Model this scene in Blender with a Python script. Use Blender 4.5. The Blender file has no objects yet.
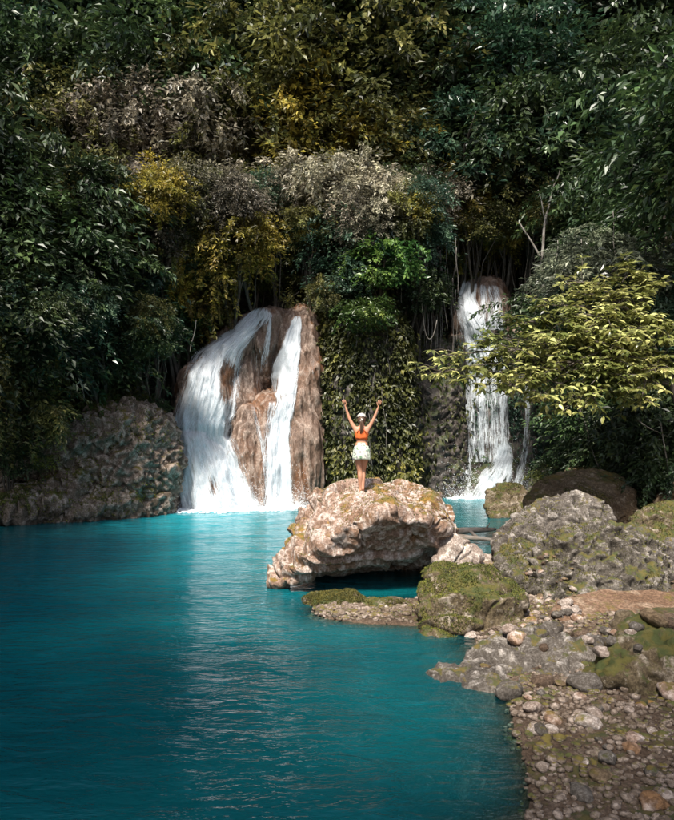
import bpy, bmesh, math, random
import numpy as np
from mathutils import Vector, Matrix
from mathutils.bvhtree import BVHTree
SC = bpy.context.scene
COL = SC.collection
R = math.radians
rng = np.random.default_rng(7)
random.seed(7)

# ------------------------------------------------------------------ camera, sky, sun, exposure
CAMZ, F, CX, HY = 3.15, 620.0, 337.0, 430.0          # eye height (m), focal length / centre / horizon in photo pixels
cam = bpy.data.cameras.new('camera'); camo = bpy.data.objects.new('camera', cam); COL.objects.link(camo)
cam.sensor_fit = 'VERTICAL'; cam.sensor_height = 24.0; cam.lens = 24.0 * F / 820.0
cam.shift_y = (HY - 410.0) / 820.0
cam.clip_end = 600; cam.clip_start = 0.1
camo.location = (0, 0, CAMZ); camo.rotation_euler = (R(90), 0, 0)
SC.camera = camo
SUN = Vector((-0.17, -0.50, 0.84)).normalized()       # towards the sun
w = bpy.data.worlds.new("World"); SC.world = w; w.use_nodes = True
nt = w.node_tree; bg = nt.nodes['Background']
sky = nt.nodes.new('ShaderNodeTexSky'); sky.sky_type = 'NISHITA'; sky.sun_disc = False
sky.sun_elevation = math.asin(SUN.z); sky.sun_rotation = math.atan2(SUN.x, SUN.y)
nt.links.new(sky.outputs[0], bg.inputs[0]); bg.inputs[1].default_value = 0.07; sky.dust_density = 3.0
sl = bpy.data.lights.new('sun', 'SUN'); sl.energy = 3.0; sl.angle = R(8); sl.color = (1.0, 0.94, 0.85)          # sun through thin bright cloud
so = bpy.data.objects.new('sun', sl); COL.objects.link(so); so.rotation_euler = (-SUN).to_track_quat('-Z', 'Y').to_euler()
so.location = (0, 0, 40)
SC.view_settings.view_transform = 'Standard'; SC.view_settings.look = 'None'
SC.view_settings.exposure = 1.5; SC.view_settings.gamma = 1.0
SC.render.engine = 'CYCLES'
SC.cycles.max_bounces = 6; SC.cycles.transparent_max_bounces = 16
SC.cycles.diffuse_bounces = 3; SC.cycles.glossy_bounces = 2

def P(px, py, Y):
    return Vector(((px - CX) / F * Y, Y, CAMZ - (py - HY) / F * Y))

# ------------------------------------------------------------------ noise (vectorised)
_prm = np.random.default_rng(3).permutation(256); _prm = np.concatenate([_prm, _prm, _prm])
_g = np.random.default_rng(4).normal(size=(256, 3)); _g /= np.linalg.norm(_g, axis=1)[:, None]
def perlin(p):
    pi = np.floor(p).astype(int); pf = p - pi; pi &= 255
    u = pf * pf * pf * (pf * (pf * 6 - 15) + 10)
    out = 0
    for dx in (0, 1):
        for dy in (0, 1):
            for dz in (0, 1):
                h = _prm[_prm[_prm[(pi[:, 0] + dx) & 255] + ((pi[:, 1] + dy) & 255)] + ((pi[:, 2] + dz) & 255)]
                g = _g[h]
                d = g[:, 0] * (pf[:, 0] - dx) + g[:, 1] * (pf[:, 1] - dy) + g[:, 2] * (pf[:, 2] - dz)
                wx = u[:, 0] if dx else 1 - u[:, 0]; wy = u[:, 1] if dy else 1 - u[:, 1]; wz = u[:, 2] if dz else 1 - u[:, 2]
                out = out + d * wx * wy * wz
    return out * 1.4
def fbm(p, o=4, gain=0.5):
    a, s, r = 1.0, 0, 0
    for i in range(o):
        r = r + a * perlin(p * 2.03 ** i + 17.3 * i); s += a; a *= gain
    return r / s
def ridged(p, o=3):
    a, s, r = 1.0, 0, 0
    for i in range(o):
        r = r + a * (1 - 2 * np.abs(perlin(p * 2.1 ** i + 9.1 * i))); s += a; a *= 0.5
    return r / s
def voro(p):
    pi = np.floor(p).astype(int); best = np.full(len(p), 9.0)
    for dx in (-1, 0, 1):
        for dy in (-1, 0, 1):
            for dz in (-1, 0, 1):
                c = pi + (dx, dy, dz)
                h = _prm[_prm[_prm[c[:, 0] & 255] + (c[:, 1] & 255)] + (c[:, 2] & 255)]
                f = c + 0.5 + _g[h] * 0.45
                best = np.minimum(best, ((p - f) ** 2).sum(1))
    return np.sqrt(best)

# ------------------------------------------------------------------ tagging, mesh helpers
def tag(o, label=None, cat=None, group=None, kind=None):
    if label: o['label'] = label
    if cat: o['category'] = cat
    if group: o['group'] = group
    if kind: o['kind'] = kind
    return o
def link(o, parent=None):
    COL.objects.link(o)
    if parent is not None: o.parent = parent
    return o
def empty(name, loc):
    o = bpy.data.objects.new(name, None); o.location = loc; o.empty_display_size = 0.3
    return link(o)
def mkmesh(name, V, Fc, mat=None, smooth=True, attrs=None, fattrs=None, uv=None):
    """V (n,3); Fc: an int array (m,k) or a list of index tuples."""
    me = bpy.data.meshes.new(name); V = np.asarray(V, dtype=np.float32)
    if isinstance(Fc, np.ndarray):
        m, k = Fc.shape
        me.vertices.add(len(V)); me.vertices.foreach_set('co', V.ravel())
        me.loops.add(m * k); me.loops.foreach_set('vertex_index', Fc.astype(np.int32).ravel())
        me.polygons.add(m); me.polygons.foreach_set('loop_start', np.arange(0, m * k, k, dtype=np.int32))
        me.update(calc_edges=True)
    else:
        me.from_pydata([tuple(v) for v in V.tolist()], [], [tuple(f) for f in Fc])
    for n, a in (attrs or {}).items():
        at = me.attributes.new(n, 'FLOAT', 'POINT'); at.data.foreach_set('value', np.asarray(a, dtype=np.float32))
    for n, a in (fattrs or {}).items():
        at = me.attributes.new(n, 'FLOAT', 'FACE'); at.data.foreach_set('value', np.asarray(a, dtype=np.float32))
    if uv is not None:
        l = me.uv_layers.new(name='UVMap'); idx = np.empty(len(me.loops), dtype=np.int32); me.loops.foreach_get('vertex_index', idx)
        l.data.foreach_set('uv', np.asarray(uv, dtype=np.float32)[idx].ravel())
    if mat: me.materials.append(mat)
    me.polygons.foreach_set('use_smooth', [smooth] * len(me.polygons))
    me.validate(); me.update()
    return me
def mkobj(name, me, loc=(0, 0, 0), parent=None):
    o = bpy.data.objects.new(name, me); o.location = loc
    return link(o, parent)
class MB:
    def __init__(s): s.v = []; s.f = []
    def tube(s, pts, rad, n=6, cap=True):
        pts = [Vector(p) for p in pts]; base = len(s.v); k = len(pts)
        up = Vector((0.31, 0.17, 0.93)).normalized()
        for i, p in enumerate(pts):
            t = (pts[min(i + 1, k - 1)] - pts[max(i - 1, 0)])
            t = t.normalized() if t.length > 1e-7 else Vector((0, 0, 1))
            a = t.cross(up)
            if a.length < 0.15: a = t.cross(Vector((1, 0, 0)))
            a.normalize(); b = t.cross(a)
            for j in range(n):
                c = 2 * math.pi * j / n
                s.v.append(tuple(p + (a * math.cos(c) + b * math.sin(c)) * rad[i]))
        for i in range(k - 1):
            for j in range(n):
                j2 = (j + 1) % n
                s.f.append((base + i * n + j, base + i * n + j2, base + (i + 1) * n + j2, base + (i + 1) * n + j))
        if cap:
            s.f.append(tuple(base + j for j in range(n))[::-1]); s.f.append(tuple(base + (k - 1) * n + j for j in range(n)))
        return s
    def build(s, name, mat, parent=None, loc=(0, 0, 0), smooth=True):
        v = np.array(s.v) - np.array(loc)
        return mkobj(name, mkmesh(name, v, s.f, mat, smooth), loc if parent is None else tuple(Vector(loc) - parent.location), parent)
def curve(a, b, n, wob=0.0, sag=0.0, rd=random):
    a, b = Vector(a), Vector(b); L = (b - a).length; out = []
    ph = [rd.uniform(0, 6.28) for _ in range(3)]
    for i in range(n + 1):
        t = i / n; e = math.sin(math.pi * t)
        out.append(a.lerp(b, t) + Vector((math.sin(t * 5 + ph[0]), math.sin(t * 4 + ph[1]), 0.5 * math.sin(t * 6 + ph[2]))) * wob * L * e + Vector((0, 0, -sag * L * e)))
    return out

# ------------------------------------------------------------------ materials
class NT:
    def __init__(s, name):
        s.m = bpy.data.materials.new(name); s.m.use_nodes = True; s.t = s.m.node_tree; s.t.nodes.clear()
        s.out = s.n('OutputMaterial')
    def n(s, ty, **k):
        o = s.t.nodes.new('ShaderNode' + ty)
        for a, b in k.items(): setattr(o, a, b)
        return o
    def l(s, a, b): s.t.links.new(a, b)
    def set(s, sock, v):
        if isinstance(v, (int, float)): sock.default_value = v
        elif isinstance(v, (tuple, list)): sock.default_value = tuple(v) + ((1,) if len(v) == 3 and sock.type == 'RGBA' else ())
        else: s.l(v, sock)
    def noise(s, vec, sc, det=5, rough=0.55, dist=0.0):
        o = s.n('TexNoise'); s.l(vec, o.inputs['Vector']); o.inputs['Scale'].default_value = sc
        o.inputs['Detail'].default_value = det; o.inputs['Roughness'].default_value = rough; o.inputs['Distortion'].default_value = dist
        return o.outputs[0]
    def rng(s, v, a, b, c=0.0, d=1.0):
        o = s.n('MapRange', interpolation_type='SMOOTHSTEP'); s.l(v, o.inputs[0])
        for i, x in zip((1, 2, 3, 4), (a, b, c, d)): o.inputs[i].default_value = x
        return o.outputs[0]
    def mix(s, f, a, b):
        o = s.n('Mix', data_type='RGBA'); s.set(o.inputs[0], f); s.set(o.inputs[6], a); s.set(o.inputs[7], b); return o.outputs[2]
    def math(s, op, a, b=0.0):
        o = s.n('Math', operation=op); s.set(o.inputs[0], a); s.set(o.inputs[1], b); return o.outputs[0]
    def attr(s, n): o = s.n('Attribute'); o.attribute_name = n; return o.outputs['Fac']
    def mapping(s, vec, sc): o = s.n('Mapping'); s.l(vec, o.inputs[0]); o.inputs['Scale'].default_value = sc; return o.outputs[0]
    def bump(s, h, st, dist=0.05, nrm=None):
        o = s.n('Bump'); s.l(h, o.inputs['Height']); o.inputs['Strength'].default_value = st; o.inputs['Distance'].default_value = dist
        if nrm is not None: s.l(nrm, o.inputs['Normal'])
        return o.outputs[0]
    def bsdf(s, col, rough, nrm=None, spec=0.5):
        o = s.n('BsdfPrincipled'); s.set(o.inputs['Base Color'], col); s.set(o.inputs['Roughness'], rough)
        o.inputs['Specular IOR Level'].default_value = spec
        if nrm is not None: s.l(nrm, o.inputs['Normal'])
        return o

def rock_mat(name, c1, c2, c3, moss=(0.09, 0.10, 0.018), moss_amt=0.3, scale=1.0, wet=0.0, flow=False, stain=None, rough=0.85, crust=(0.50, 0.82)):
    """c1/c2 stone tones, c3 pale crust and painted relief highlight; moss where the stone faces up"""
    t = NT(name); tc = t.n('NewGeometry'); pos = tc.outputs['Position']; vec = t.mapping(pos, (1, 1, 0.22)) if flow else pos
    big = t.noise(vec, 0.9 * scale, 6, 0.6, 0.4); mid = t.noise(vec, 4.0 * scale, 7, 0.65); fine = t.noise(t.mapping(pos, (1, 1, 0.35)) if flow else pos, 22 * scale, 6, 0.7)
    vo = t.n('TexVoronoi'); t.l(vec, vo.inputs['Vector']); vo.inputs['Scale'].default_value = 9 * scale; vd = vo.outputs['Distance']
    col = t.mix(t.rng(big, 0.36, 0.64), c1, c2)
    if stain: col = t.mix(t.rng(t.noise(vec, 0.6 * scale, 4, 0.5, 1.0), 0.48, 0.66), col, stain)
    col = t.mix(t.rng(t.math('ADD', mid, t.math('MULTIPLY', t.attr('cav'), 0.5)), crust[0], crust[1], 0, 0.85), col, c3)  # pale crust plus painted relief shading: cav lightens raised bits over pits
    dark = t.mix(1.0, col, col)
    mul = t.n('Mix', data_type='RGBA', blend_type='MULTIPLY'); mul.inputs[0].default_value = 0.75; t.l(col, mul.inputs[6]); mul.inputs[7].default_value = (0.32, 0.28, 0.24, 1)
    col = t.mix(t.rng(fine, 0.42, 0.62), mul.outputs[2], col)
    lich = t.rng(t.noise(pos, 13 * scale, 3, 0.5), 0.64, 0.70)
    col = t.mix(t.math('MULTIPLY', lich, 0.35), col, c3)
    sep = t.n('SeparateXYZ'); t.l(tc.outputs['Normal'], sep.inputs[0])
    mn = t.noise(pos, 1.6 * scale, 6, 0.7)
    mf = t.math('ADD', mn, t.math('MULTIPLY', sep.outputs[2], 0.16))
    m = t.rng(mf, 0.74 - 0.28 * moss_amt, 0.82 - 0.28 * moss_amt)
    mcol = t.mix(t.rng(t.noise(pos, 6 * scale, 4), 0.4, 0.6), moss, (moss[0] * 1.9, moss[1] * 1.35, moss[2] * 1.2))
    col = t.mix(t.math('MULTIPLY', m, 0.95 if moss_amt > 0 else 0.0), col, mcol)
    h = t.math('ADD', t.math('MULTIPLY', fine, 0.5), t.math('ADD', mid, t.math('MULTIPLY', vd, 0.35)))
    nr = t.bump(h, 0.9, 0.05 / scale)
    b = t.bsdf(col, rough - 0.5 * wet, nr, 0.3 + 0.3 * wet)
    t.l(b.outputs[0], t.out.inputs[0]); return t.m

def leaf_mat(name, cols, tr=0.3, rough=0.45, objvar=0.12):
    t = NT(name); r = t.attr('rnd'); ramp = t.n('ValToRGB'); e = ramp.color_ramp.elements
    n = len(cols)
    while len(e) < n: e.new(0.5)
    for i, c in enumerate(cols): e[i].position = i / (n - 1); e[i].color = tuple(c) + (1,)
    oi = t.n('ObjectInfo')
    g = t.n('NewGeometry')
    ns = t.noise(g.outputs['Position'], 0.55, 3); n2 = t.noise(g.outputs['Position'], 1.7, 3)
    f = t.math('ADD', t.math('MULTIPLY', r, 0.6), t.math('ADD', t.math('ADD', t.math('MULTIPLY', t.math('SUBTRACT', ns, 0.5), 1.6), t.math('MULTIPLY', t.math('SUBTRACT', n2, 0.5), 1.3)), t.math('MULTIPLY', oi.outputs['Random'], 0.35)))
    t.l(f, ramp.inputs[0])
    hs = t.n('HueSaturation'); t.l(ramp.outputs[0], hs.inputs['Color'])
    t.l(t.math('ADD', 0.5, t.math('MULTIPLY', t.math('ADD', t.math('SUBTRACT', oi.outputs['Random'], 0.5), t.math('MULTIPLY', t.math('SUBTRACT', n2, 0.5), 2.2)), 0.055)), hs.inputs['Hue'])
    t.l(t.math('ADD', 0.92, t.math('MULTIPLY', r, 0.75)), hs.inputs['Value'])
    b = t.bsdf(hs.outputs[0], rough, None, 0.5)
    tl = t.n('BsdfTranslucent'); t.l(hs.outputs[0], tl.inputs[0])
    mx = t.n('MixShader'); mx.inputs[0].default_value = tr; t.l(b.outputs[0], mx.inputs[1]); t.l(tl.outputs[0], mx.inputs[2])
    t.l(mx.outputs[0], t.out.inputs[0]); return t.m

def plain_mat(name, c1, c2, sc=6, rough=0.8, bump=0.5, stretch=(1, 1, 1)):
    t = NT(name); tc = t.n('TexCoord'); v = t.mapping(tc.outputs['Object'], stretch)
    n = t.noise(v, sc, 6, 0.65)
    b = t.bsdf(t.mix(t.rng(n, 0.35, 0.65), c1, c2), rough, t.bump(n, bump, 0.02))
    t.l(b.outputs[0], t.out.inputs[0]); return t.m

M = {}
M['boulder'] = rock_mat('pale_pink_limestone', (0.27, 0.165, 0.11), (0.40, 0.28, 0.22), (0.68, 0.58, 0.52), (0.12, 0.095, 0.02), 0.34, 1.0, stain=(0.24, 0.13, 0.06), crust=(0.42, 0.68))
M['grey_rock'] = rock_mat('grey_pitted_limestone', (0.075, 0.063, 0.052), (0.155, 0.135, 0.115), (0.46, 0.42, 0.38), (0.06, 0.062, 0.018), 0.26, 1.5)
M['pale_rock'] = rock_mat('whitish_limestone', (0.30, 0.23, 0.19), (0.45, 0.38, 0.33), (0.72, 0.66, 0.60), (0.10, 0.10, 0.02), 0.12, 1.4)
M['moss_grey_rock'] = rock_mat('mossy_grey_limestone', (0.065, 0.055, 0.042), (0.13, 0.115, 0.095), (0.40, 0.36, 0.32), (0.05, 0.058, 0.016), 0.55, 1.6)
M['brown_rock'] = rock_mat('smooth_brown_stone', (0.15, 0.10, 0.055), (0.23, 0.165, 0.10), (0.34, 0.27, 0.19), (0.065, 0.062, 0.018), 0.30, 0.8)
M['mossy_rock'] = rock_mat('moss_covered_stone', (0.10, 0.075, 0.04), (0.17, 0.13, 0.08), (0.42, 0.36, 0.29), (0.045, 0.056, 0.014), 0.68, 1.3)
M['bank_rock'] = rock_mat('left_bank_limestone', (0.15, 0.11, 0.078), (0.27, 0.21, 0.165), (0.56, 0.46, 0.39), (0.07, 0.075, 0.018), 0.45, 1.1, crust=(0.45, 0.72))
M['travertine'] = rock_mat('wet_travertine', (0.13, 0.080, 0.056), (0.26, 0.170, 0.122), (0.42, 0.32, 0.26), (0.12, 0.06, 0.015), 0.2, 1.2, 0.5, True, (0.20, 0.090, 0.040), crust=(0.44, 0.72))
M['dark_travertine'] = rock_mat('dark_wet_rock', (0.045, 0.04, 0.034), (0.11, 0.09, 0.08), (0.28, 0.24, 0.22), (0.03, 0.045, 0.013), 0.75, 0.9, 0.5, True)
M['cliff'] = rock_mat('dark_cliff', (0.030, 0.028, 0.022), (0.065, 0.058, 0.048), (0.14, 0.125, 0.11), (0.02, 0.032, 0.01), 0.55, 0.8)  # dark green and earthy rock tone
M['ground'] = rock_mat('bank_earth', (0.085, 0.055, 0.035), (0.14, 0.095, 0.065), (0.26, 0.21, 0.17), (0.04, 0.045, 0.016), 0.25, 1.6)
M['dirt_slab'] = rock_mat('brown_slab', (0.17, 0.10, 0.06), (0.25, 0.155, 0.10), (0.33, 0.24, 0.17), (0.07, 0.07, 0.02), 0.1, 1.0)
M['bark'] = plain_mat('bark', (0.05, 0.038, 0.028), (0.12, 0.10, 0.08), 9, 0.9, 0.8, (1, 1, 0.3))
M['pale_bark'] = plain_mat('pale_bark', (0.13, 0.11, 0.09), (0.27, 0.25, 0.22), 9, 0.9, 0.8, (1, 1, 0.3))
M['driftwood'] = plain_mat('driftwood', (0.16, 0.12, 0.09), (0.30, 0.26, 0.22), 9, 0.8, 0.8, (0.3, 1, 1))
M['leaf_dark'] = leaf_mat('leaf_dark', [(0.010, 0.022, 0.010), (0.028, 0.050, 0.018), (0.085, 0.115, 0.035)], 0.2)
M['leaf_teal'] = leaf_mat('leaf_teal', [(0.010, 0.030, 0.020), (0.032, 0.072, 0.042), (0.13, 0.18, 0.11)], 0.25, 0.35)
M['leaf_olive'] = leaf_mat('leaf_olive', [(0.020, 0.028, 0.010), (0.065, 0.070, 0.020), (0.22, 0.195, 0.06)], 0.3)
M['leaf_yellow'] = leaf_mat('leaf_yellow', [(0.045, 0.042, 0.010), (0.15, 0.125, 0.022), (0.42, 0.31, 0.06)], 0.35)
M['leaf_pale'] = leaf_mat('leaf_pale', [(0.035, 0.036, 0.022), (0.13, 0.115, 0.080), (0.44, 0.38, 0.29)], 0.3)  # pale highlights of sunlit leaves put into the leaf colour
M['leaf_grey'] = leaf_mat('leaf_grey', [(0.030, 0.038, 0.024), (0.085, 0.10, 0.065), (0.32, 0.33, 0.22)], 0.3, 0.3)
M['leaf_bright'] = leaf_mat('leaf_bright', [(0.018, 0.055, 0.012), (0.060, 0.118, 0.028), (0.20, 0.25, 0.055)], 0.35, 0.35)
M['leaf_ivy'] = leaf_mat('leaf_ivy', [(0.018, 0.028, 0.008), (0.065, 0.075, 0.017), (0.21, 0.19, 0.035)], 0.25)
M['leaf_big'] = leaf_mat('leaf_big', [(0.036, 0.050, 0.012), (0.125, 0.130, 0.032), (0.42, 0.38, 0.16)], 0.3, 0.3)
M['moss'] = leaf_mat('moss_tufts', [(0.035, 0.04, 0.010), (0.085, 0.085, 0.018), (0.17, 0.145, 0.03)], 0.3, 0.8)

# ------------------------------------------------------------------ rock builder (convex hulls merged, remeshed and eroded)
ico = bmesh.new(); bmesh.ops.create_icosphere(ico, subdivisions=2, radius=1.0); ICO = [v.co.copy() for v in ico.verts]; ico.free()
def hull_into(V, Fc, pts):
    bm = bmesh.new()
    for p in pts: bm.verts.new(p)
    r = bmesh.ops.convex_hull(bm, input=bm.verts)
    lo = [v for v in bm.verts if not v.link_faces]
    for v in lo: bm.verts.remove(v)
    bm.verts.index_update(); b = len(V)
    V += [tuple(v.co) for v in bm.verts]; Fc += [tuple(b + v.index for v in f.verts) for f in bm.faces]; bm.free()
def ell(c, r):
    return [Vector((c[0] + i.x * r[0], c[1] + i.y * r[1], c[2] + i.z * r[2])) for i in ICO]
def chain_hulls(ch):
    """ch: list of (centre, radii) ellipsoids; consecutive ones are hulled together"""
    out = []
    for a, b in zip(ch[:-1], ch[1:]): out.append(ell(*a) + ell(*b))
    return out
def blob_pts(c, s, seed, n=16, flat=0.0):
    rd = random.Random(seed); out = []
    for i in range(n):
        z = 1 - 2 * (i + 0.5) / n; a = i * 2.39996 + rd.uniform(-0.5, 0.5); q = math.sqrt(max(0, 1 - z * z)); k = rd.uniform(0.78, 1.12)
        v = Vector((q * math.cos(a), q * math.sin(a), z)) * k
        if flat and v.z < -flat: v.z = -flat
        out.append(Vector((c[0] + v.x * s[0], c[1] + v.y * s[1], c[2] + v.z * s[2])))
    return out
def remesh(V, Fc, voxel, smooth_it=6):
    me = bpy.data.meshes.new('tmp'); me.from_pydata(V, [], Fc); o = bpy.data.objects.new('tmp', me); COL.objects.link(o)
    m = o.modifiers.new('r', 'REMESH'); m.mode = 'VOXEL'; m.voxel_size = voxel
    if smooth_it:
        s = o.modifiers.new('s', 'SMOOTH'); s.iterations = smooth_it; s.factor = 0.5
    dg = bpy.context.evaluated_depsgraph_get(); dg.update()
    e = o.evaluated_get(dg).to_mesh()
    v = np.empty(len(e.vertices) * 3, dtype=np.float32); e.vertices.foreach_get('co', v)
    nn = np.empty(len(e.vertices) * 3, dtype=np.float32); e.vertices.foreach_get('normal', nn)
    li = np.empty(len(e.loops), dtype=np.int32); e.loops.foreach_get('vertex_index', li)
    assert len(li) == 4 * len(e.polygons)
    o.evaluated_get(dg).to_mesh_clear(); bpy.data.objects.remove(o); bpy.data.meshes.remove(me)
    return v.reshape(-1, 3).astype(float), nn.reshape(-1, 3).astype(float), li.reshape(-1, 4)
def sst0(x, a, b): t = np.clip((x - a) / (b - a), 0, 1); return t * t * (3 - 2 * t)
def erode(V, N, style, amp=1.0, seed=0):
    p = V + seed * 3.7
    if style == 'strata':                                                       # broken beds: broad faces, ledges, cracks
        q = 3.2 * fbm(p * (0.45, 0.45, 0.9) + 4, 2) + p[:, 2] * 1.5 + p[:, 0] * 0.35; fq = q - np.floor(q); tq = np.floor(q) + sst0(fq, 0.75, 1.0)
        lo = 0.10 * fbm(p * 0.8, 3) + 0.17 * (q - tq) - 0.10 * np.exp(-(perlin(p * (0.7, 0.7, 1.3) + 31) / 0.03) ** 2) - 0.05 * np.exp(-(perlin(p * 1.9 + 51) / 0.045) ** 2); st = 0
        hi = 0.022 * ridged(p * 4.5, 3) + 0.012 * (voro(p * 6) - 0.5) + 0.022 * fbm(p * 11, 3)
    elif style == 'karst':
        lo = 0.17 * fbm(p * 0.9, 3) + 0.12 * ridged(p * 1.7 + 5, 2) - 0.09 * np.exp(-(perlin(p * (0.8, 0.8, 1.6) + 31) / 0.03) ** 2) - 0.05 * np.exp(-(perlin(p * 2.3 + 51) / 0.05) ** 2)
        st = 0.035 * np.abs(np.mod(p[:, 2] * 2.6 + 0.5 * fbm(p * 0.7, 2) + 0.45 * p[:, 0], 1.0) - 0.5)     # bedding ledges
        hi = -0.07 * np.exp(-(voro(p * 3.6 + 8) / 0.26) ** 2) * (fbm(p * 1.2 + 3, 2) > -0.05) + 0.075 * ridged(p * 4.2, 3) + 0.05 * (voro(p * 5.0) - 0.5) + 0.03 * fbm(p * 14, 2)
    elif style == 'smooth':
        lo = 0.14 * fbm(p * 0.7, 3); st = 0; hi = 0.035 * fbm(p * 3.5, 4)
    elif style == 'pitted':
        lo = 0.15 * fbm(p * 1.1, 3) + 0.10 * ridged(p * 2.2, 2); st = 0
        hi = -0.13 * np.exp(-(voro(p * 4.6 + 8) / 0.30) ** 2) * (fbm(p * 1.4 + 3, 2) > -0.1) + 0.10 * ridged(p * 5.0, 3) - 0.06 * np.exp(-(perlin(p * 2.0 + 51) / 0.05) ** 2) + 0.09 * (voro(p * 4.5) - 0.5) + 0.05 * fbm(p * 13, 2)
    else:                                                                       # flowstone: vertical flutes
        q = p * (1, 1, 0.16); lo = 0.28 * fbm(p * 0.5, 2) + 0.22 * ridged(q * 1.5, 2); st = 0
        hi = 0.11 * ridged(q * 4.5, 3) + 0.03 * fbm(p * (6, 6, 2), 3)
    V2 = V + N * ((lo + st + hi) * amp)[:, None]
    h = np.asarray(hi); return V2, (h - h.mean()) / (h.std() + 1e-6) * 0.25
def rock(name, hulls, voxel, style, mat, amp=1.0, seed=0, smooth_it=6, label=None, cat='boulder', group=None, kind=None, bvh=False):
    V, Fc = [], []
    for h in hulls: hull_into(V, Fc, h)
    v, n, f = remesh(V, Fc, voxel, smooth_it)
    v, cav = erode(v, n, style, amp, seed)
    lo, hi = v.min(0), v.max(0); org = np.array([(lo[0] + hi[0]) / 2, (lo[1] + hi[1]) / 2, lo[2]])
    o = mkobj(name, mkmesh(name, v - org, f, M[mat], True, {'cav': cav}), tuple(org))
    tag(o, label, cat, group, kind)
    if bvh: return o, BVHTree.FromPolygons(v.tolist(), f.tolist()), v, f
    return o

def ray(bvh, o, d, far=200):
    h = bvh.ray_cast(Vector(o), Vector(d).normalized(), far)
    return (h[0], h[1]) if h[0] is not None else (None, None)
def camray(bvh, px, py):
    return ray(bvh, (0, 0, CAMZ), P(px, py, 1.0) - Vector((0, 0, CAMZ)))

# ------------------------------------------------------------------ leaves
def leaf_arrays(C, D, N, L, W, droop=0.12):
    D = D / (np.linalg.norm(D, axis=1)[:, None] + 1e-9)
    N = N - D * (N * D).sum(1)[:, None]; N = N / (np.linalg.norm(N, axis=1)[:, None] + 1e-9)
    S = np.cross(D, N); L = L[:, None]; W = W[:, None]
    b = C; t = C + D * L - N * L * droop; l = C + D * L * .42 + S * W * .5 + N * W * .2; r = C + D * L * .42 - S * W * .5 + N * W * .2
    V = np.stack([b, l, t, r], 1).reshape(-1, 3); n = len(C); i = np.arange(n)[:, None] * 4
    return V, np.concatenate([i + [0, 1, 2], i + [0, 2, 3]], 1).reshape(-1, 3)
def leaf_mesh(name, C, D, N, L, W, rnd, mat, droop=0.12):
    V, Fc = leaf_arrays(C, D, N, L, W, droop)
    return mkmesh(name, V, Fc, mat, False, None, {'rnd': np.repeat(rnd, 2)})
def unit(n, g): v = g.normal(size=(n, 3)); return v / np.linalg.norm(v, axis=1)[:, None]

def crown_mesh(name, seed, mat, R3=(1, 1, 0.8), ncl=90, per=75, L=0.09, hang=0.0, flat=0.35, csize=0.17, inner=0.45, w=0.45):
    """unit-size crown: leaf sprays round a lumpy ellipsoid, with gaps; hang adds drooping strands"""
    g = np.random.default_rng(seed)
    d = unit(ncl, g); R3 = (R3[0], R3[1], R3[2] * 1.15)
    lump = 1 + 1.15 * fbm(d * 1.5 + seed, 3)
    rr = (inner + (1 - inner) * g.random(ncl) ** 0.5) * lump
    cc = d * rr[:, None] * np.array(R3)
    C, D, N, rn = [], [], [], []
    for k in range(ncl):
        n = int(per * g.uniform(0.5, 1.4)); cs = csize * g.uniform(0.6, 1.5)
        o = g.normal(size=(n, 3)) * (cs, cs, cs * flat)
        tilt = d[k] * 0.4
        c = cc[k] + o; c[:, 2] -= (o[:, 0] ** 2 + o[:, 1] ** 2) / cs * 0.5 * 0.4
        dr = o * (1, 1, 0.2) / cs + g.normal(size=(n, 3)) * 0.35 + d[k] * 0.5; dr[:, 2] -= 0.35
        nm = np.array([0, 0, 1.0]) + tilt + g.normal(size=(n, 3)) * 0.45
        C.append(c); D.append(dr); N.append(nm); rn.append(np.clip(g.random(n) * 0.7 + g.random() * 0.3, 0, 1))
        if hang > 0 and g.random() < 0.75:
            for s in range(g.integers(1, 4)):
                m = int(14 + 22 * hang); ln = hang * g.uniform(0.25, 0.8); t = np.linspace(0, 1, m)
                st = cc[k] + g.normal(size=3) * cs * 0.6; out = d[k] * (1, 1, 0) * 0.25 * ln
                c = st + np.outer(np.sqrt(t), out) + np.outer(t, (0, 0, -ln)) + g.normal(size=(m, 3)) * 0.015
                side = g.normal(size=(m, 3)) * (0.6, 0.6, 0.2); side[:, 2] -= 0.6
                C.append(c); D.append(side); N.append(unit(m, g) * 0.5 + d[k] + (0, 0, 0.6)); rn.append(np.clip(g.random(m) * 0.5 + 0.4, 0, 1))
    for s in range(16):                                     # long arching branches that break the outline
        a = g.uniform(0, 6.28); ln = g.uniform(0.8, 1.5); m = int(70 * ln); t = g.random(m) ** 0.7
        st = np.array([math.cos(a) * .25, math.sin(a) * .25, g.uniform(-.2, .6) * R3[2]]); o = np.array([math.cos(a), math.sin(a), 0])
        c = st + np.outer(t * ln, o) + np.outer(0.25 * np.sin(t * 2.2) - t * t * ln * g.uniform(.25, .9), (0, 0, 1)) + g.normal(size=(m, 3)) * (0.045, 0.045, 0.03)
        C.append(c); D.append(o * 0.6 + g.normal(size=(m, 3)) * 0.5 - (0, 0, .4)); N.append(g.normal(size=(m, 3)) * .4 + (0, 0, 1)); rn.append(np.clip(g.random(m) * .6 + g.random() * .4, 0, 1))
    C, D, N, rn = map(np.concatenate, (C, D, N, rn)); n = len(C)
    l = L * g.uniform(0.5, 1.4, n)
    me = leaf_mesh(name, C, D, N, l, l * w, rn, M[mat]); return me, cc

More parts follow.
